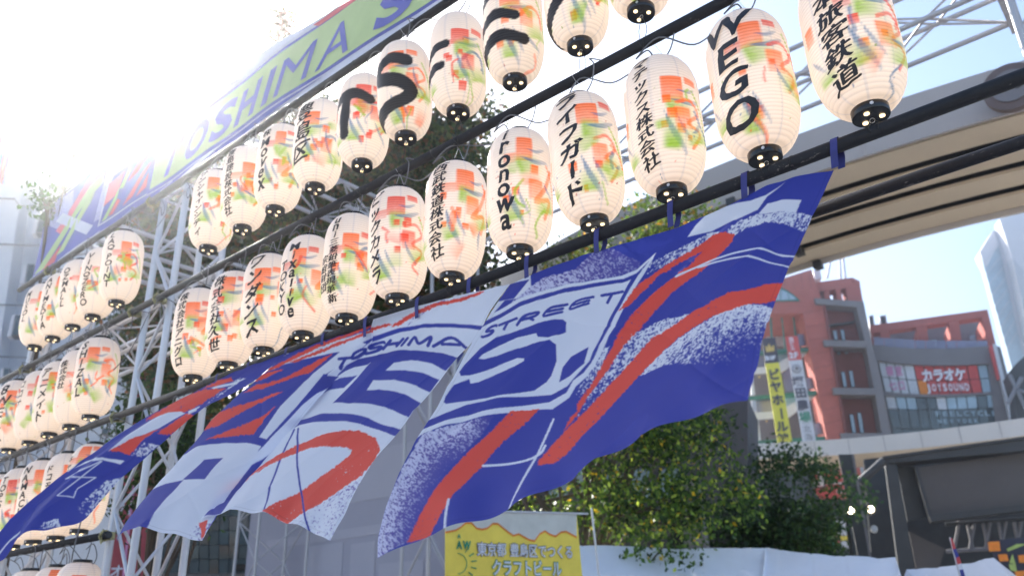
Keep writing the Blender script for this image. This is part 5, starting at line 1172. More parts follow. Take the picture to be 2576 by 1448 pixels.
e_w1t = edge([1100, 1200, 1300, 1500, 1700, 1895], [795, 812, 824, 834, 832, 822]); e_w1b = edge([1140, 1250, 1400, 1600, 1800, 1945], [1020, 1034, 1043, 1043, 1034, 1020])
e_w2t = edge([1150, 1300, 1500, 1700, 1960], [1052, 1060, 1064, 1058, 1040]); e_w2b = edge([1210, 1990], [1470, 1470])
def band(nm, m, ft, fb, x0, x1, off, d=.3, n=8, dx=40):
    tps = [fZ(x, ft(x)) for x in np.linspace(x0, x1, n)]; bts = [fZ(x + dx * t_, fb(x + dx * t_)) for x, t_ in zip(np.linspace(x1, x0, n), np.linspace(1, 1, n))]
    return RP.poly(nm, tps + bts, M[m], rb, d, off)
band('curved_fascia', 'conc', e_top, e_w1t, 1072, 1930, 1.0, 1.2, 14, 24)
RP.poly('frame_right', Ps(fZ, (1885, 700), (1990, 700), (2130, 1470), (1990, 1470)), M['conc'], rb, 1.2, .9)
RP.poly('frame_left', Ps(fZ, (1068, 690), (1104, 790), (1240, 1470), (1205, 1470)), M['conc'], rb, 1.2, .95)
band('transom', 'conc', e_w1b, e_w2t, 1138, 1950, .9, .5, 12, 6)
x1s = [1104, 1160, 1222, 1286, 1360, 1432, 1506, 1584, 1665, 1745, 1822, 1890]
for i in range(len(x1s) - 1):
    a, b = x1s[i], x1s[i + 1]; w = 8; k = 52
    md = lambda x: (e_w1t(x) + e_w1b(x + k)) / 2
    mt = ['paleglass', 'paleglass', 'paleglass', 'paleglass', 'red', 'red', 'red', 'red', 'red', 'red', 'skyglass'][i]
    for (u0, u1) in ((0.0, .5), (.53, 1.0)):
        q = []
        for x, u in ((a + w, u0), (b, u0), (b, u1), (a + w, u1)):
            sh = k * u * (1 - .25 * (x - 1104) / 800); y0 = e_w1t(x); y1 = e_w1b(x + k)
            q.append(fZ(x + sh, y0 + (y1 - y0) * u + 2))
        mm = mt if not (i == 4 and u0 > .5) else 'orange'
        f_ = RP.poly('window', q, M[mm], rb, .08, .72)
x2s = np.linspace(1155, 1962, 12)
rn = random.Random(4)
for i in range(11):
    a, b = x2s[i], x2s[i + 1]; w = 8
    for (u0, u1, mm) in ((0, .22, rn.choice(['skyglass', 'paleglass', 'skyglass', 'darkglass'])), (.235, .56, 'darkglass'), (.575, 1.0, 'darkglass')):
        q = []
        for x, u in ((a + w, u0), (b, u0), (b, u1), (a + w, u1)):
            y0 = e_w2t(x); y1 = 1470; q.append(fZ(x + (1240 - 1155) * u * (1 - .55 * i / 11), y0 + (y1 - y0) * u))
        RP.poly('window', q, M[mm], rb, .08, .72)
RP.poly('mullion_backing', Ps(fZ, (1085, 790), (1930, 790), (2090, 1470), (1200, 1470)), M['canopy_dark'], rb, .2, .6)
hu, hv = RP.h, np.array([0, 0, 1.0])
def sizes(p, q): return np.linalg.norm(q - p)
def write_on(plane, nm, s, f, x0, y0, x1, hpx, m, par, off, bold=.03):
    a = plane.at(f(x0, y0), off); b = plane.at(f(x1, y0), off); c = plane.at(f(x0, y0 - hpx), off)
    return text_on(nm, s, a, plane.h, hv, abs(c[2] - a[2]) / .8, M[m], par, bold, width=(b - a) @ plane.h)
def sgn(lab, par_at): return thing('wall_sign', par_at, lab, 'sign')
k1 = sgn('red karaoke sign lettered in white across the upper curved windows', RP.at(fZ(1450, 1030), 1))
for i, ch in enumerate('カラオケ'):
    x0 = 1432 + i * 80; write_on(RP, 'letter', ch, fZ, x0, 948 - i * 3, x0 + 84, 78, 'white', k1, .84, .055)
for i, ch in enumerate('JOYSOUND'):
    x0 = 1464 + i * 40; write_on(RP, 'letter', ch, fZ, x0, 1022 - i * 1, x0 + 34, 58, 'white', k1, .84, .04)
k2 = sgn('faint grey gym lettering on the lower curved windows', RP.at(fZ(1530, 1200), 1))
for i, ch in enumerate('FEELCYCLE'):
    x0 = 1530 + i * 51; write_on(RP, 'letter', ch, fZ, x0, 1202 - i * .5, x0 + 42, 40, 'skyglass', k2, .84, .03)
for i, ch in enumerate('NEWYORK'):
    x0 = 1545 + i * 42 + (12 if i > 2 else 0); write_on(RP, 'letter', ch, fZ, x0, 1254 - i * .5, x0 + 32, 34, 'skyglass', k2, .84, .03)
k3 = sgn('pink characters on pale film in the left upper windows', RP.at(fZ(1190, 1000), 1))
for i, ch in enumerate('寝室七口'):
    write_on(RP, 'letter', ch, fZ, 1172 + (i % 2) * 64 + (i // 2) * 20, 905 + (i // 2) * 105, 1228 + (i % 2) * 64 + (i // 2) * 20, 60, 'pink', k3, .84, .02)
vs = sgn('tall narrow white light sign on the right corner of the red block', RP.at(fZ(2080, 1300), 1))
RP.poly('white_face', Ps(fZ, (1938, 680), (1964, 676), (2115, 1300), (2082, 1300)), M['paleglass'], vs, .6, 1.6)
RP.poly('red_face', Ps(fZ, (1915, 692), (1938, 682), (1992, 930), (1975, 930)), M['red'], vs, .5, 1.5)
RP.poly('sign_box', Ps(fZ, (1964, 690), (1994, 702), (2150, 1300), (2110, 1300)), M['conc'], vs, .8, 1.3)
for i, (x, w) in enumerate([(1040, 34), (1120, 46)]):
    a = thing('rooftop_unit', RP.at(fZ(x, 540), -3), ['smaller', 'larger'][i] + ' grey air conditioning unit on the red block roof', 'air conditioner', 'units on the roof')
    RP.poly('casing', Ps(fZ, (x, 475), (x + w, 468), (x + w + 12, 550), (x + 10, 560)), M['offwhite'], a, 1.5, -2.5)
    RP.poly('grille', Ps(fZ, (x + 8, 482), (x + w - 6, 478), (x + w + 2, 540), (x + 16, 545)), M['dark'], a, .1, -2.4)

# tall vertical banners on the tower
v1 = thing('vertical_banner', TP.at(fF(560, 1400), 1.5), 'tall yellow beer hall banner with a black head and gold crown', 'banner')
TP.poly('black_head', Ps(fF, (355, 370), (485, 360), (521, 600), (390, 612)), M['navy'], v1, .1, 1.5)
TP.poly('yellow_sheet', Ps(fF, (390, 612), (521, 600), (672, 1500), (530, 1500)), M['yellow2'], v1, .1, 1.5)
TP.poly('crown', Ps(fF, (385, 440), (405, 455), (425, 415), (445, 452), (475, 430), (478, 490), (400, 500)), M['gold'], v1, .05, 1.6)
write_on(TP, 'letters', 'B1F', fF, 392, 580, 500, 46, 'white', v1, 1.65, .04)
for ch, x, y in zip('ビヤホ', (422, 440, 458), (762, 880, 1005)): write_on(TP, 'letter', ch, fF, x, y, x + 118, 92, 'navy', v1, 1.65, .035)
TP.poly('letter', Ps(fF, (532, 1040), (548, 1040), (562, 1145), (546, 1145)), M['navy'], v1, .04, 1.64)
for ch, x, y in zip('ル館', (498, 508), (1262, 1385)): write_on(TP, 'letter', ch, fF, x, y, x + 122, 92, 'navy', v1, 1.65, .035)
v2 = thing('vertical_banner', TP.at(fF(810, 1400), 1.5), 'tall white restaurant banner with a red head and round emblem', 'banner')
TP.poly('red_head', Ps(fF, (583, 350), (700, 345), (742, 575), (618, 580)), M['red'], v2, .1, 1.5)
TP.poly('white_sheet', Ps(fF, (618, 580), (742, 575), (903, 1500), (775, 1500)), M['offwhite'], v2, .1, 1.5)
for ch, x, y, w in (('当', 615, 398, 52), ('ビ', 622, 440, 52), ('ル', 630, 485, 52)): write_on(TP, 'letter', ch, fF, x, y, x + w, 40, 'white', v2, 1.65, .02)
write_on(TP, 'letters', '2F', fF, 622, 560, 718, 60, 'white', v2, 1.65, .05)
q = TP.at(fF(692, 662), 1.6)
for nm, r_, mm, o_ in (('emblem_ring', 1.0, 'navy', 0), ('emblem_inner', .82, 'offwhite', .03), ('emblem_heart', .5, 'conc', .06)):
    MB().tube([q + TP.n * o_, q + TP.n * (o_ + .03)], r_ * sizes(TP.at(fF(650, 662), 1.6), q), 30).build(nm, M[mm], v2)
for ch, x, y, mm in zip('塚田農場', (652, 680, 700, 722), (830, 935, 1055, 1170), ('navy', 'navy', 'navy', 'tealprint')): write_on(TP, 'letter', ch, fF, x, y, x + 118, 86, mm, v2, 1.65, .02)
for ch, x, y in zip('北海', (760, 775), (1270, 1350)): write_on(TP, 'letter', ch, fF, x, y, x + 80, 60, 'conc', v2, 1.65, .0)

# pale building glimpsed left of the tower
gp = PL((1830, 1050), 75, (-13400, 1978))
gb = thing('office_building', gp.at((1800, 1150)), 'pale blue grey building between the flag edge and the red tower', 'building')
gp.poly('wall', [(1700, 960), (1862, 960), (1900, 1300), (1700, 1300)], M['tower'], gb, 10)
for k in range(5): gp.poly('vertical_joint', [(1770 + k * 22, 960), (1773 + k * 22, 960), (1783 + k * 22, 1300), (1780 + k * 22, 1300)], M['seam'], gb, .1, .1)

# towers far right
sp = PL((2480, 750), 170, (-9000, 1860))
s1 = thing('high_rise', sp.at((2550, 1000)), 'pale high rise with a glass side at the far right', 'building')
sp.poly('glass_side', Ps(fR, (1332, 885), (1408, 760), (1440, 830), (1520, 1140), (1600, 1560), (1520, 1560)), M['skyglass'], s1, 2)
sp.poly('white_parapet', Ps(fR, (1330, 882), (1406, 758), (1440, 832), (1370, 968)), M['offwhite'], s1, 3, .2)  # white upper left face of the tower
sp.poly('grey_side', Ps(fR, (1408, 757), (1468, 755), (1640, 1560), (1600, 1560), (1440, 832)), M['tower'], s1, 3, .1)
for k in range(9): 
    y = 900 + k * 62; sp.poly('floor_line', Ps(fR, (1352 + k * 17, y + 40), (1440 + k * 13.5, y - 60), (1441 + k * 13.5, y - 54), (1353 + k * 17, y + 46)), M['tower'], s1, .3, .3)
s2 = thing('high_rise', sp.at((2575, 900), 3), 'white high rise cut by the right edge of the picture', 'building')
sp.poly('white_face', Ps(fR, (1444, 690), (1500, 660), (1760, 600), (1760, 1300), (1585, 985), (1520, 915)), M['offwhite'], s2, 3, 3)
sp.poly('grey_face', Ps(fR, (1520, 915), (1585, 985), (1760, 1300), (1760, 1560), (1660, 1560)), M['tower'], s2, 3, 3.1)
dk = thing('steel_tower', sp.at((2570, 1200), 8), 'dark steel structure low at the right edge beside the red block', 'tower')
PLd = PL((2560, 1100), 60, (-4677, 1744))
PLd.poly('dark_frame', Ps(fZ, (2050, 890), (2110, 820), (2200, 740), (2200, 1300), (2120, 1300), (2100, 1060)), M['canopy_dark'], dk, 2)
for a, b in (((2050, 1110), (2150, 920)), ((2085, 1000), (2200, 1040)), ((2060, 900), (2180, 1150))): rod('strut', PLd.at(fZ(*a), .4), PLd.at(fZ(*b), .4), .12, M['seam'], dk, 6)

# ------------------------------------------------------------------ dark stage under the canopy
DP = PL((2350, 1250), 30, (-4677, 1744))
st = thing('stage_house', DP.at((2400, 1400)), 'dark stage house with a big brown grey screen panel under the canopy', 'stage')
def dp(nm, m, d, off, *pts): return DP.poly(nm, Ps(fQ, *pts), M[m], st, d, off)
dp('roof_beam', 'canopy_dark', 1, .4, (1452, 452), (2800, 262), (2800, 380), (1475, 500))
dp('roof_edge', 'canopy_dark', 1.1, .5, (1450, 445), (2800, 256), (2800, 275), (1455, 462))
dp('left_post', 'canopy_dark', .6, .3, (1470, 480), (1560, 480), (1730, 1500), (1600, 1500))
dp('screen_panel', 'panelbrown', .3, 0, (1720, 535), (2800, 385), (2800, 800), (1830, 915))
dp('screen_frame', 'canopy_dark', .3, .1, (1705, 530), (1735, 528), (1845, 915), (1815, 918))
dp('lower_beam', 'canopy_dark', .6, .2, (1820, 915), (2800, 800), (2800, 850), (1840, 965))
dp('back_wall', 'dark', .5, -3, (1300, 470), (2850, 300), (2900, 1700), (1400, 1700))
dp('side_panel', 'canopy_dark', .2, -.5, (1565, 520), (1700, 520), (1800, 930), (1650, 960))
dp('mesh_curtain', 'panelbrown', .1, -1, (1660, 1040), (1950, 1180), (1900, 1340), (1720, 1340))
for k in range(12):
    x = 2060 + k * 62; rod('roof_strut', DP.at(fQ(x, 960), -.5), DP.at(fQ(x + (50 if k % 2 else -40), 1190), -.5), .05, M['conc'], st, 6)
rod('roof_strut', DP.at(fQ(1950, 985), -.5), DP.at(fQ(2800, 925), -.5), .06, M['canopy_dark'], st, 6); rod('roof_strut', DP.at(fQ(1960, 1200), -.5), DP.at(fQ(2800, 1150), -.5), .06, M['conc'], st, 6)
br = thing('slanting_brace', DP.at(fQ(1270, 650), .5), 'dark slanting brace meeting the left corner of the stage house', 'brace')
rod('brace', DP.at(fQ(1265, 655), .5), DP.at(fQ(1462, 478), .5), .13, M['canopy_dark'], br, 8)
pb = thing('painted_board', DP.at(fQ(2430, 1400), 1.0), 'dark board with orange and green squares low at the right', 'board')
DP.poly('board', Ps(fQ, (2285, 1120), (2800, 1060), (2800, 1500), (2470, 1500)), M['navy'], pb, .1, 1.0)
for mm, a in [('orange', ((2290, 1125), (2380, 1118), (2390, 1195), (2300, 1200))), ('orange', ((2370, 1225), (2440, 1220), (2455, 1275), (2385, 1280))), ('green', ((2485, 1220), (2510, 1300), (2460, 1290))), ('green', ((2455, 1300), (2510, 1300), (2520, 1360), (2470, 1350))), ('orange', ((2530, 1230), (2600, 1225), (2610, 1290), (2540, 1290))), ('orange', ((2500, 1360), (2600, 1350), (2610, 1420), (2520, 1420))), ('green', ((2440, 1180), (2520, 1140), (2600, 1140), (2540, 1165), (2450, 1200)))]:
    DP.poly('coloured_square', Ps(fQ, *a), M[mm], pb, .05, 1.06)
CPp = PL((2250, 1300), 26, (-4677, 1744))
cp = thing('canopy_column', CPp.at((2250, 1500)), 'dark square column rising to the curved canopy beside two spotlights', 'column')
CPp.poly('shaft', Ps(fQ, (1100, 430), (1225, 430), (1420, 1560), (1320, 1560)), M['canopy_dark'], cp, .6)
CPp.poly('edge_strip', Ps(fQ, (1205, 432), (1225, 430), (1420, 1560), (1395, 1560)), M['conc'], cp, .3, .04)
cq = thing('canopy_column', CPp.at(fQ(1200, 1500), .8), 'thin dark post in front of the square column', 'column')
CPp.poly('shaft', Ps(fQ, (1148, 880), (1170, 875), (1275, 1560), (1225, 1560)), M['plastic'], cq, .3, .8)
for i, (x, y) in enumerate(((1200, 877), (1357, 866))):
    a = thing('spotlight', CPp.at(fQ(x, y), 1.5), ['left', 'right'][i] + ' one of two lit spotlights beside the dark column', 'lamp', 'lit spotlights by the dark column')
    q = CPp.at(fQ(x, y), 1.5); rod('lens', q, q + CPp.n * .05, .08, M['lamp'], a, 20); rod('housing', q - CPp.n * .35, q - CPp.n * .01, .13, M['plastic'], a, 16)
a = thing('spotlight', CPp.at(fQ(1385, 1020), 1.5), 'small unlit white spotlight below the two lit ones', 'lamp')
q = CPp.at(fQ(1385, 1020), 1.5); rod('lens', q, q + CPp.n * .05, .07, M['paleglass'], a, 14); rod('housing', q - CPp.n * .3, q, .09, M['lampshell'], a, 14)
XP = PL((2130, 1250), 44, (-4677, 1744))
for lab, parts in [('white hanging sign with a red line, left of the dark column', [('offwhite', ((850, 515), (965, 510), (985, 680), (915, 682))), ('red', ((905, 570), (930, 570), (945, 660), (920, 662)))]),
                   ('red sign board with white lines just left of the dark column', [('red', ((985, 585), (1140, 578), (1165, 680), (1000, 690))), ('offwhite', ((1000, 655), (1160, 648), (1163, 662), (1003, 668)))]),
                   ('lower red shop sign with broken white characters left of the dark column', [('red', ((905, 700), (1165, 690), (1165, 780), (1020, 790), (940, 770))), ('offwhite', ((1085, 715), (1150, 705), (1155, 730), (1090, 740)))]),
                   ('stack of white, red and yellow panels behind the dark column', [('offwhite', ((1080, 960), (1160, 955), (1180, 1070), (1085, 1075))), ('yellow', ((1110, 1078), (1185, 1075), (1190, 1110), (1115, 1115))), ('red', ((1085, 1080), (1110, 1080), (1115, 1150), (1085, 1150))), ('offwhite', ((1115, 1120), (1190, 1118), (1200, 1190), (1115, 1190)))])]:
    a = thing('shop_sign', XP.at(fQ(*parts[0][1][0]), .5), lab, 'sign')
    for i, (mm, pts) in enumerate(parts): XP.poly('sign_face', Ps(fQ, *pts), M[mm], a, .2 if i == 0 else .05, .5 + .06 * i)
sb_ = thing('storefront_building', XP.at((2100, 1400), -3), 'dim teal and red shop front behind the shaded tree', 'building')
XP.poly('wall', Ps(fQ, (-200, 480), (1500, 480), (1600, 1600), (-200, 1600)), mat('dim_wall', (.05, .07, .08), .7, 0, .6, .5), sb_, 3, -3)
XP.poly('red_wall', Ps(fQ, (1010, 470), (1400, 470), (1400, 640), (1030, 640)), M['brick'], sb_, .3, -2.5)
for x0 in (1262, 1325): XP.poly('window', rect(fQ, x0, 480, x0 + 26, 600, .17), M['skyglass'], sb_, .1, -2.1)
for k in range(9): XP.poly('pink_poster', rect(fQ, 640 + k * 50, 1000 + (k * 37) % 90, 670 + k * 50, 1050 + (k * 37) % 90), M['bred'], sb_, .1, -2.6)
XP.poly('teal_band', Ps(fQ, (600, 1140), (1200, 1120), (1200, 1160), (600, 1180)), M['teal'], sb_, .1, -2.5)
for k in range(6): XP.poly('window', rect(fQ, 100 + k * 82, 1020 + 6 * k, 150 + k * 82, 1130, .1), M['skyglass' if k % 2 else 'lavender'], sb_, .1, -2.5)
# pillar at the foot of the tree
pp = thing('square_pillar', atdist(2000 - 120, 1380, 21), 'grey square pillar with its shaded side coloured dark behind the bushy tree', 'pillar')
PPl = PL((1850, 1300), 20, (-4677, 1744))
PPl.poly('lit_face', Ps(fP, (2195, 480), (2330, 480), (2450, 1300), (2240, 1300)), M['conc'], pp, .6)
PPl.poly('shade_painted_face', Ps(fP, (2110, 480), (2195, 480), (2240, 1300), (2110, 1300)), M['plastic'], pp, .6, -.05)  # lit and shaded sides of one pillar put into two colours
lb = thing('low_building', atdist(1400, 1420, 24), 'dim grey building with an orange window seen through the bushy tree', 'building')
LBp = PL((1350, 1300), 24, (-4677, 1744))
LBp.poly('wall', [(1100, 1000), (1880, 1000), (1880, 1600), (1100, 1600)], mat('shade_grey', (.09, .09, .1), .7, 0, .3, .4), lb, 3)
LBp.poly('orange_window', [(1290, 1330), (1330, 1328), (1332, 1372), (1292, 1374)], M['orange'], lb, .1, .1)
LBp.poly('beam', [(1200, 1300), (1700, 1295), (1700, 1318), (1200, 1322)], M['canopy_dark'], lb, .4, .3)
for k in range(5): LBp.poly('window', [(1380 + k * 70, 1180), (1425 + k * 70, 1178), (1425 + k * 70, 1250), (1380 + k * 70, 1252)], M['skyglass'], lb, .1, .1)

# ------------------------------------------------------------------ stage screen, beer banner, tents
Ssc = thing('stage_screen', (-11, 8.6, 0), 'large pale grey cloth screen between the truss towers behind the flag', 'screen')
def sc(pts, m, nm, dy): return MB().prism([onY(x, y, 8.75 - dy) for x, y in pts], (0, .05, 0)).build(nm, m, Ssc)
MB().prism([(-13.9, 8.75, 0), (-8.6, 8.75, 0), (-8.6, 8.75, 6.4), (-13.9, 8.75, 6.4)], (0, .08, 0)).build('cloth', M['stucco'], Ssc)
MB().prism([(-8.6, 8.74, 0), (-8.47, 8.74, 0), (-8.47, 8.74, 6.4), (-8.6, 8.74, 6.4)], (0, .09, 0)).build('blue_edge', M['blue'], Ssc)
for x0, z0, x1, z1 in [(-13.3, 3.05, -9.1, 3.2), (-12.1, 2.2, -11.1, 3.0), (-12.0, 1.6, -10.4, 2.1), (-10.9, 2.3, -10.3, 2.95), (-10.2, 1.4, -9.2, 2.6), (-13.2, 3.9, -12.4, 4.6), (-11.0, 3.6, -9.4, 4.4)]:
    MB().prism([(x0, 8.747, z0), (x1, 8.747, z0), (x1, 8.747, z1), (x0, 8.747, z1)], (0, -.006, 0)).build('printed_block', M['stucco_b'], Ssc)
BP = PL((1300, 1370), 9.5, (3181, 1534)); BP = PL((1300, 1370), 9.5, (4600, 1490))
bb = thing('beer_banner', BP.at((1300, 1448)), 'yellow craft beer banner with white foam at the top, hung on a thin pole frame', 'banner')
N_ = 26; xs_ = np.linspace(1120, 1450, N_)
ytop = lambda x: np.interp(x, [1120, 1221, 1450], [1281, 1282, 1290])
foamy = lambda x: np.interp(x, [1120, 1150, 1180, 1200, 1221, 1245, 1268, 1290, 1305, 1322, 1342, 1356, 1368, 1382, 1400, 1416, 1450], [1335, 1329, 1305, 1326, 1329, 1308, 1326, 1344, 1339, 1349, 1360, 1340, 1330, 1340, 1346, 1329, 1347])
sheet = [(x, ytop(x)) for x in xs_] + [(1469, 1500), (1120, 1500)]
BP.poly('yellow_sheet', sheet, M['yellow'], bb, .012)
BP.poly('orange_drip', [(x, ytop(x)) for x in xs_] + [(x, foamy(x) + 5) for x in xs_[::-1]], M['orange'], bb, .004, .006)
BP.poly('foam', [(x, ytop(x)) for x in xs_] + [(x, foamy(x)) for x in xs_[::-1]], M['foam'], bb, .004, .012)
def wr(nm, s, x0, y0, x1, h, m, off, bold):
    a = BP.at((x0, y0), off); b = BP.at((x1, y0), off); c = BP.at((x0, y0 - h), off)
    return text_on(nm, s, a, BP.h * 1.0, hv, abs(c[2] - a[2]) / .8, M[m], bb, bold, width=(b - a) @ BP.h)
wr('title_outline', '東京都 豊島区でつくる', 1199, 1393, 1442, 30, 'conc', .014, .045); wr('title', '東京都 豊島区でつくる', 1200, 1393, 1442, 29, 'white', .018, .012)
wr('subtitle_outline', 'クラフトビール', 1236, 1442, 1413, 35, 'tealprint', .014, .055); wr('subtitle', 'クラフトビール', 1237, 1442, 1413, 34, 'white', .018, .02)
wr('green_word', 'AW', 1148, 1378, 1186, 22, 'tealprint', .014, .05); wr('green_word', 'A', 1150, 1352, 1160, 12, 'tealprint', .014, .04)
for k in range(6):
    a = -1.0 + k * .42; c = (1152, 1416); p0 = (c[0] + 34 * math.cos(a), c[1] + 34 * math.sin(a)); p1 = (c[0] + 47 * math.cos(a), c[1] + 47 * math.sin(a))
    rod('sun_ray', BP.at(p0, .014), BP.at(p1, .014), .006, M['tealprint'], bb, 6)
pts = [BP.at((1150 + 24 * math.cos(t_), 1416 + 26 * math.sin(t_)), .014) for t_ in np.linspace(-1.5, 1.5, 14)]
MB().tube(pts, .004, 6).build('sun_circle', M['tealprint'], bb)
rod('crossbar', BP.at((1130, 1282), .02), BP.at((1478, 1291), .02), .012, M['alu'], bb); rod('pole', BP.at((1487, 1276), .03), BP.at((1535, 1700), .03), .013, M['alu'], bb)
for x in (1221, 1268, 1312, 1360, 1448): rod('hook', BP.at((x, ytop(x) - 2), .03), BP.at((x, ytop(x) + 5), .03), .006, M['alu'], bb, 6)
# tents: a row of white canopies
def tent(label, ridge, span, eave, seed):
    """ridge = two ends (3-D), span = half width vector, eave = drop"""
    t = thing('market_tent', (ridge[0][0], ridge[0][1], 0), label, 'tent', 'white market tents'); a, b = map(np.array, ridge); s = np.array(span)
    def surf(a, b, s, dz):
        nu, nv = 60, 24; G = np.zeros((nv, nu, 3))
        for i in range(nu):
            for j in range(nv):
                u, v = i / (nu - 1), j / (nv - 1); p = a + (b - a) * u + s * v; p = p + np.array([0, 0, -dz * v ** .85])
                p[2] += -.03 * math.sin(math.pi * u) + (float(vnoise(np.array(u * 9. + v * 5), np.array(v * 2. + seed), seed)) - .5) * .025 - .02 * math.sin(math.pi * v) - .012 * max(0, 1 - abs((u * 4) % 1 - .5) * 18); G[j, i] = p
        return G
    gridobj('roof_front', surf(a, b, s, eave), M['tent'], t); gridobj('roof_back', surf(a, b, -s, eave), M['tent'], t)
    e = a + s - np.array([0, 0, eave]); f_ = b + s - np.array([0, 0, eave])
    MB().prism([e, f_, f_ - np.array([0, 0, .3]), e - np.array([0, 0, .3])], np.array([0, .01, 0])).build('valance', M['tent'], t)
    for p in (a + s, b + s, a - s, b - s): rod('leg', (p[0], p[1], 0), (p[0], p[1], a[2] - eave), .025, M['alu'], t)
    MB().prism([a, a + s - np.array([0, 0, eave]), a - s - np.array([0, 0, eave])], (b - a) / np.linalg.norm(b - a) * .01).build('gable', M['tent'], t)
    MB().prism([b, b + s - np.array([0, 0, eave]), b - s - np.array([0, 0, eave])], -(b - a) / np.linalg.norm(b - a) * .01).build('gable', M['tent'], t)
def ridge(pa, pb, da, db): return [atdist(*pa, da), atdist(*pb, db)]
tent('long white tent roof with soft folds, left part of the row, beside the beer banner', ridge((1400, 1366), (1925, 1377), 12.0, 13.2), (.55, -1.6, 0), .75, 1)
tent('white tent roof with streaks of sunlight in the middle of the row', ridge((1925, 1377), (2252, 1402), 13.2, 12.4), (.55, -1.6, 0), .75, 2)
tent('brighter white tent with a pointed gable at the lower right', ridge((2280, 1430), (2498, 1401), 12.5, 11.4), (.9, -1.3, 0), .8, 3)
fl = thing('feather_flag', atdist(2425, 1500, 9), 'slim red, white and blue feather flag standing at lower right', 'flag')
NP_ = PL((2405, 1400), 9, (-4677, 1744))
for mm, a in [('red', ((2390, 1352), (2394, 1352), (2404, 1378), (2396, 1380))), ('blue', ((2396, 1380), (2404, 1378), (2412, 1398), (2404, 1402))), ('red', ((2404, 1402), (2412, 1398), (2418, 1415), (2408, 1418))), ('white', ((2408, 1418), (2418, 1415), (2422, 1430), (2413, 1432))), ('blue', ((2413, 1432), (2422, 1430), (2430, 1460), (2420, 1460)))]:
    NP_.poly('cloth_band', a, M[mm], fl, .01)
rod('pole', NP_.at((2389, 1350), -.02), NP_.at((2432, 1520), -.02), .008, M['alu'], fl)

# ------------------------------------------------------------------ left: white building, red signs, glass building
LP = PL((200, 800), 24, (9268, 1371))
wb = thing('white_building', LP.at((200, 1448)), 'white rendered building with small recessed windows filling the left edge', 'building')
def lp(nm, f, m, d, off, *pts): return LP.poly(nm, Ps(f, *pts), M[m], wb, d, off)
lp('wall', fH, 'white_wall', 3, 0, (320, 640), (650, 660), (1000, 1100), (1330, 1420), (1222, 2540), (930, 4600), (-100, 4600), (165, 1265))
# oblique corner and left wall
lp('wall', fH, 'white_wall', 3, .8, (-300, 480), (110, 530), (300, 590), (240, 790), (0, 2500), (-100, 4000), (-600, 4000), (-600, 480))
LPc = MB().prism([LP.at(fH(110, 530), .8), LP.at(fH(330, 640), 0), LP.at(fH(60, 1900), 0), LP.at(fH(-160, 1900), .8)], -LP.n * .5)
lp('upper_parapet', fH, 'white_wall', 2, -1.5, (385, 560), (585, 565), (620, 610), (650, 668), (385, 668))
for a in [((-300, 752), (240, 788), (278, 850), (640, 886), (640, 892), (276, 857), (236, 795), (-300, 759)), ((-300, 1190), (130, 1208), (170, 1267), (500, 1294), (500, 1300), (168, 1274), (126, 1215), (-300, 1197))]:
    lp('wall_joint', fH, 'seam', .05, .86, *a)
for y in (560, 1060, 1490): lp('wall_joint', lambda x, y_: ((x) / 1.59068 / 1.0, y_), 'seam', .04, .84, (-60, (700 + y / 2.069) / 1.59068 * 1.0), (700, (700 + y / 2.069) / 1.59068 + 18), (700, (700 + y / 2.069) / 1.59068 + 21), (-60, (700 + y / 2.069) / 1.59068 + 3))
for f, x0, y0, x1, y1, s in [(fI, 320, 335, 382, 480, -.2), (fI, 225, 735, 285, 890, -.17), (fI, 125, 1155, 195, 1330, -.2), (fK, 40, 350, 110, 600, -.1), (fK, 1180, 1045, 1262, 1115, -.02)]:
    w_ = LP.poly('window_recess', rect(f, x0, y0, x1, y1, s), M['seam'], wb, .3, .84)
    LP.poly('window_reveal', [f(x0 - 26, y0 + 8), f(x0, y0), f(x0 + s * (y1 - y0), y1), f(x0 - 34 + s * (y1 - y0), y1 + 4)], M['offwhite'], wb, .3, .85)
    LP.poly('pane', rect(f, x0 + 10, y0 + 12, x1 - 6, y1 - 10, s), M['darkglass'], wb, .02, .875)
lp('large_opening', fH, 'seam', .3, .1, (440, 925), (610, 950), (720, 1060), (650, 1160), (425, 1100)); lp('opening_glass', fH, 'darkglass', .1, .2, (480, 985), (600, 985), (690, 1075), (640, 1135), (470, 1095))
lp('opening_post', fH, 'offwhite', .1, .3, (490, 980), (502, 980), (470, 1120), (455, 1120)); lp('opening_glint', fH, 'skyglass', .05, .35, (612, 1005), (720, 1100), (690, 1112), (640, 1080))
rbk = thing('roof_block', LP.at(fH(100, 500), -1), 'beige grey plant block on top of the white building at the left edge', 'building')
LP.poly('block', Ps(fH, (-400, 70), (165, 105), (110, 500), (-400, 500)), M['warm_wall'], rbk, 5, 1.2)
LP.poly('ribbed_side', Ps(fH, (165, 105), (205, 112), (406, 510), (386, 645), (330, 640), (110, 530)), M['warm_wall'], rbk, 5, .9)
for k in range(9): LP.poly('rib', Ps(fH, (175 + k * 23, 120 + k * 42), (180 + k * 23, 130 + k * 42), (142 + k * 26, 545 + k * 10), (136 + k * 26, 540 + k * 10)), M['seam'], rbk, .03, .93)
rod('rod_mast', LP.at(fH(168, 110), 1.3), LP.at(fH(182, -40), 1.3), .02, M['seam'], rbk, 6)
rs_ = thing('rooftop_sign', LP.at(fH(0, 900), 2), 'tall red sign with a dark printed face at the left edge', 'sign')
LP.poly('red_face', Ps(fH, (-200, 378), (50, 382), (0, 700), (-200, 700)), M['bred'], rs_, .5, 2.0)
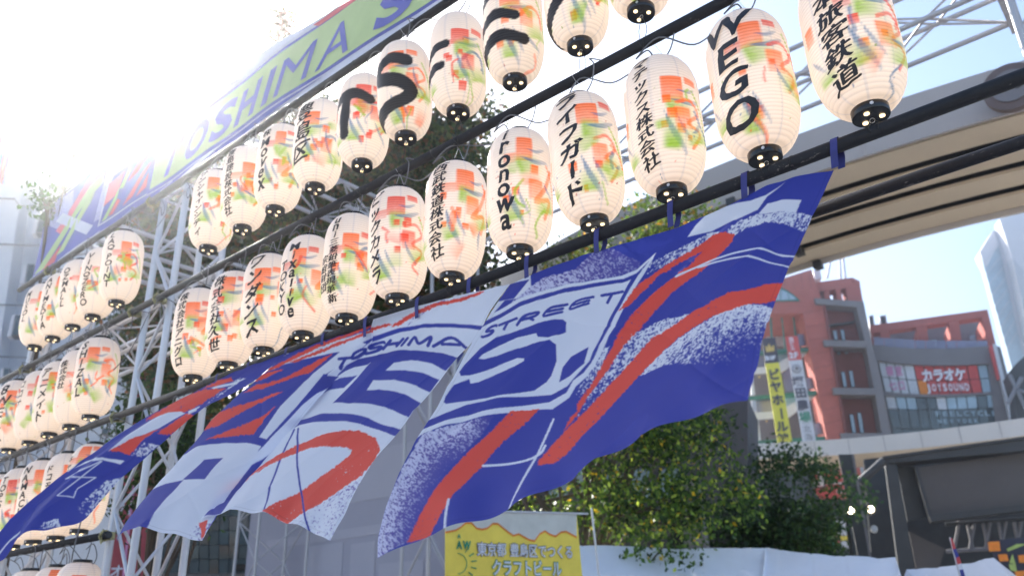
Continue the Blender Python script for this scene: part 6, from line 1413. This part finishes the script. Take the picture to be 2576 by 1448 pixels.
LP.poly('printed_face', Ps(fH, (50, 400), (104, 492), (0, 1030), (-60, 1030)), M['bblue'], rs_, .3, 1.9); LP.poly('edge', Ps(fH, (104, 480), (112, 505), (0, 1060), (-20, 1040)), M['red'], rs_, .2, 2.0)
LP.poly('yellow_mark', Ps(fH, (20, 590), (60, 560), (50, 610), (15, 640)), M['gold'], rs_, .03, 2.05)
prd = thing('rooftop_sign', LP.at(fH(700, 900), -.5), 'pink red slanting signboard with white figures behind the left end of the long banner', 'sign')
LP.poly('board', Ps(fH, (655, 675), (730, 680), (1050, 1010), (800, 1060), (610, 920)), M['bred'], prd, .4, -.4)
for a in [((720, 800), (770, 790), (760, 840), (730, 850)), ((760, 880), (740, 900), (720, 940), (745, 930)), ((770, 900), (800, 920), (780, 950), (760, 945)), ((820, 960), (850, 985), (835, 1005), (815, 990)), ((690, 760), (715, 750), (712, 790), (690, 800))]:
    LP.poly('white_figure', Ps(fH, *a), M['offwhite'], prd, .04, -.34)
rv = thing('vertical_sign', atdist(300, 1440, 20), 'tall dark red vertical sign with pale katakana behind the left truss tower', 'sign')
VP_ = PL((330, 1200), 17, (9268, 1371))
VP_.poly('sign_board', [(398, 640), (446, 640), (395, 1180), (350, 1560), (258, 1560), (330, 1060)], mat('dark_red_sign', (.30, .03, .045), .5, 0, .12, 2), rv, .5)
VP_.poly('inner_panel', [(398, 660), (402, 660), (300, 1560), (294, 1560)], M['pink'], rv, .02, .03)
for ch, y in (('キ', 900), ('ー', 1010), ('バ', 1262), ('ー', 1330), ('オ', 1420)):
    x = 405 - (y - 640) * .135 - 26; a = VP_.at((x, y + 30), .05); b = VP_.at((x + 34, y + 30), .05); c = VP_.at((x, y), .05)
    if ch == 'ー': VP_.poly('letter', [(x + 14, y - 12), (x + 21, y - 12), (x + 15, y + 26), (x + 8, y + 26)], M['bwhite'], rv, .02, .06)
    else: text_on('letter', ch, a, VP_.h, hv, abs(c[2] - a[2]) / .8, M['bwhite'], rv, .02, width=(b - a) @ VP_.h)
# glass building low behind the middle of the flag
GP = PL((500, 1350), 18, (9268, 1371))
gl = thing('glass_building', GP.at((500, 1500)), 'bluish dark glass and tile shopfront behind the flag panels at lower left', 'building')
GP.poly('backing', [(330, 1000), (700, 1000), (700, 1600), (300, 1600)], M['seam'], gl, 3)
rn = random.Random(9)
for i in range(14):
    for j in range(12):
        x0, y0 = 352 + i * 25, 1010 + j * 36
        GP.poly('glass_pane', [(x0, y0), (x0 + 23, y0), (x0 + 22.4, y0 + 34), (x0 - .6, y0 + 34)], M[rn.choice(['darkglass', 'darkglass', 'dimtile', 'dimtile2', 'dimtile'])] if 'dimtile' in M else M['darkglass'], gl, .06, .08)
GP.poly('light_strip', [(366, 1240), (369, 1240), (362, 1420), (358, 1420)], M['skyglass'], gl, .05, .4)
for a in [[(395, 1180), (455, 1180), (440, 1230), (380, 1230)], [(590, 1418), (690, 1412), (690, 1424), (590, 1432)]]: GP.poly('dark_awning', a, M['plastic'], gl, .4, .5)
GP.poly('blue_poster', [(640, 1400), (658, 1398), (656, 1428), (638, 1428)], M['skyglass'], gl, .02, .3)

hz = bpy.data.materials.new('added_glare_haze'); hz.use_nodes = True; hn = hz.node_tree.nodes; hn.remove(hn['Principled BSDF'])
pv = hn.new('ShaderNodeVolumePrincipled'); pv.inputs['Color'].default_value = (.93, .95, 1, 1); pv.inputs['Density'].default_value = HAZE[0]; pv.inputs['Anisotropy'].default_value = HAZE[1]
hz.node_tree.links.new(pv.outputs[0], hn['Material Output'].inputs['Volume'])
h_ = MB().prism([(-410, -300, -1.2), (410, -300, -1.2), (410, 410, -1.2), (-410, 410, -1.2)], (0, 0, HAZETOP + 1.2)).build('glare_haze', hz); tag(h_, kind='stuff')  # haze volume added to give the veiling glow that lens glare makes
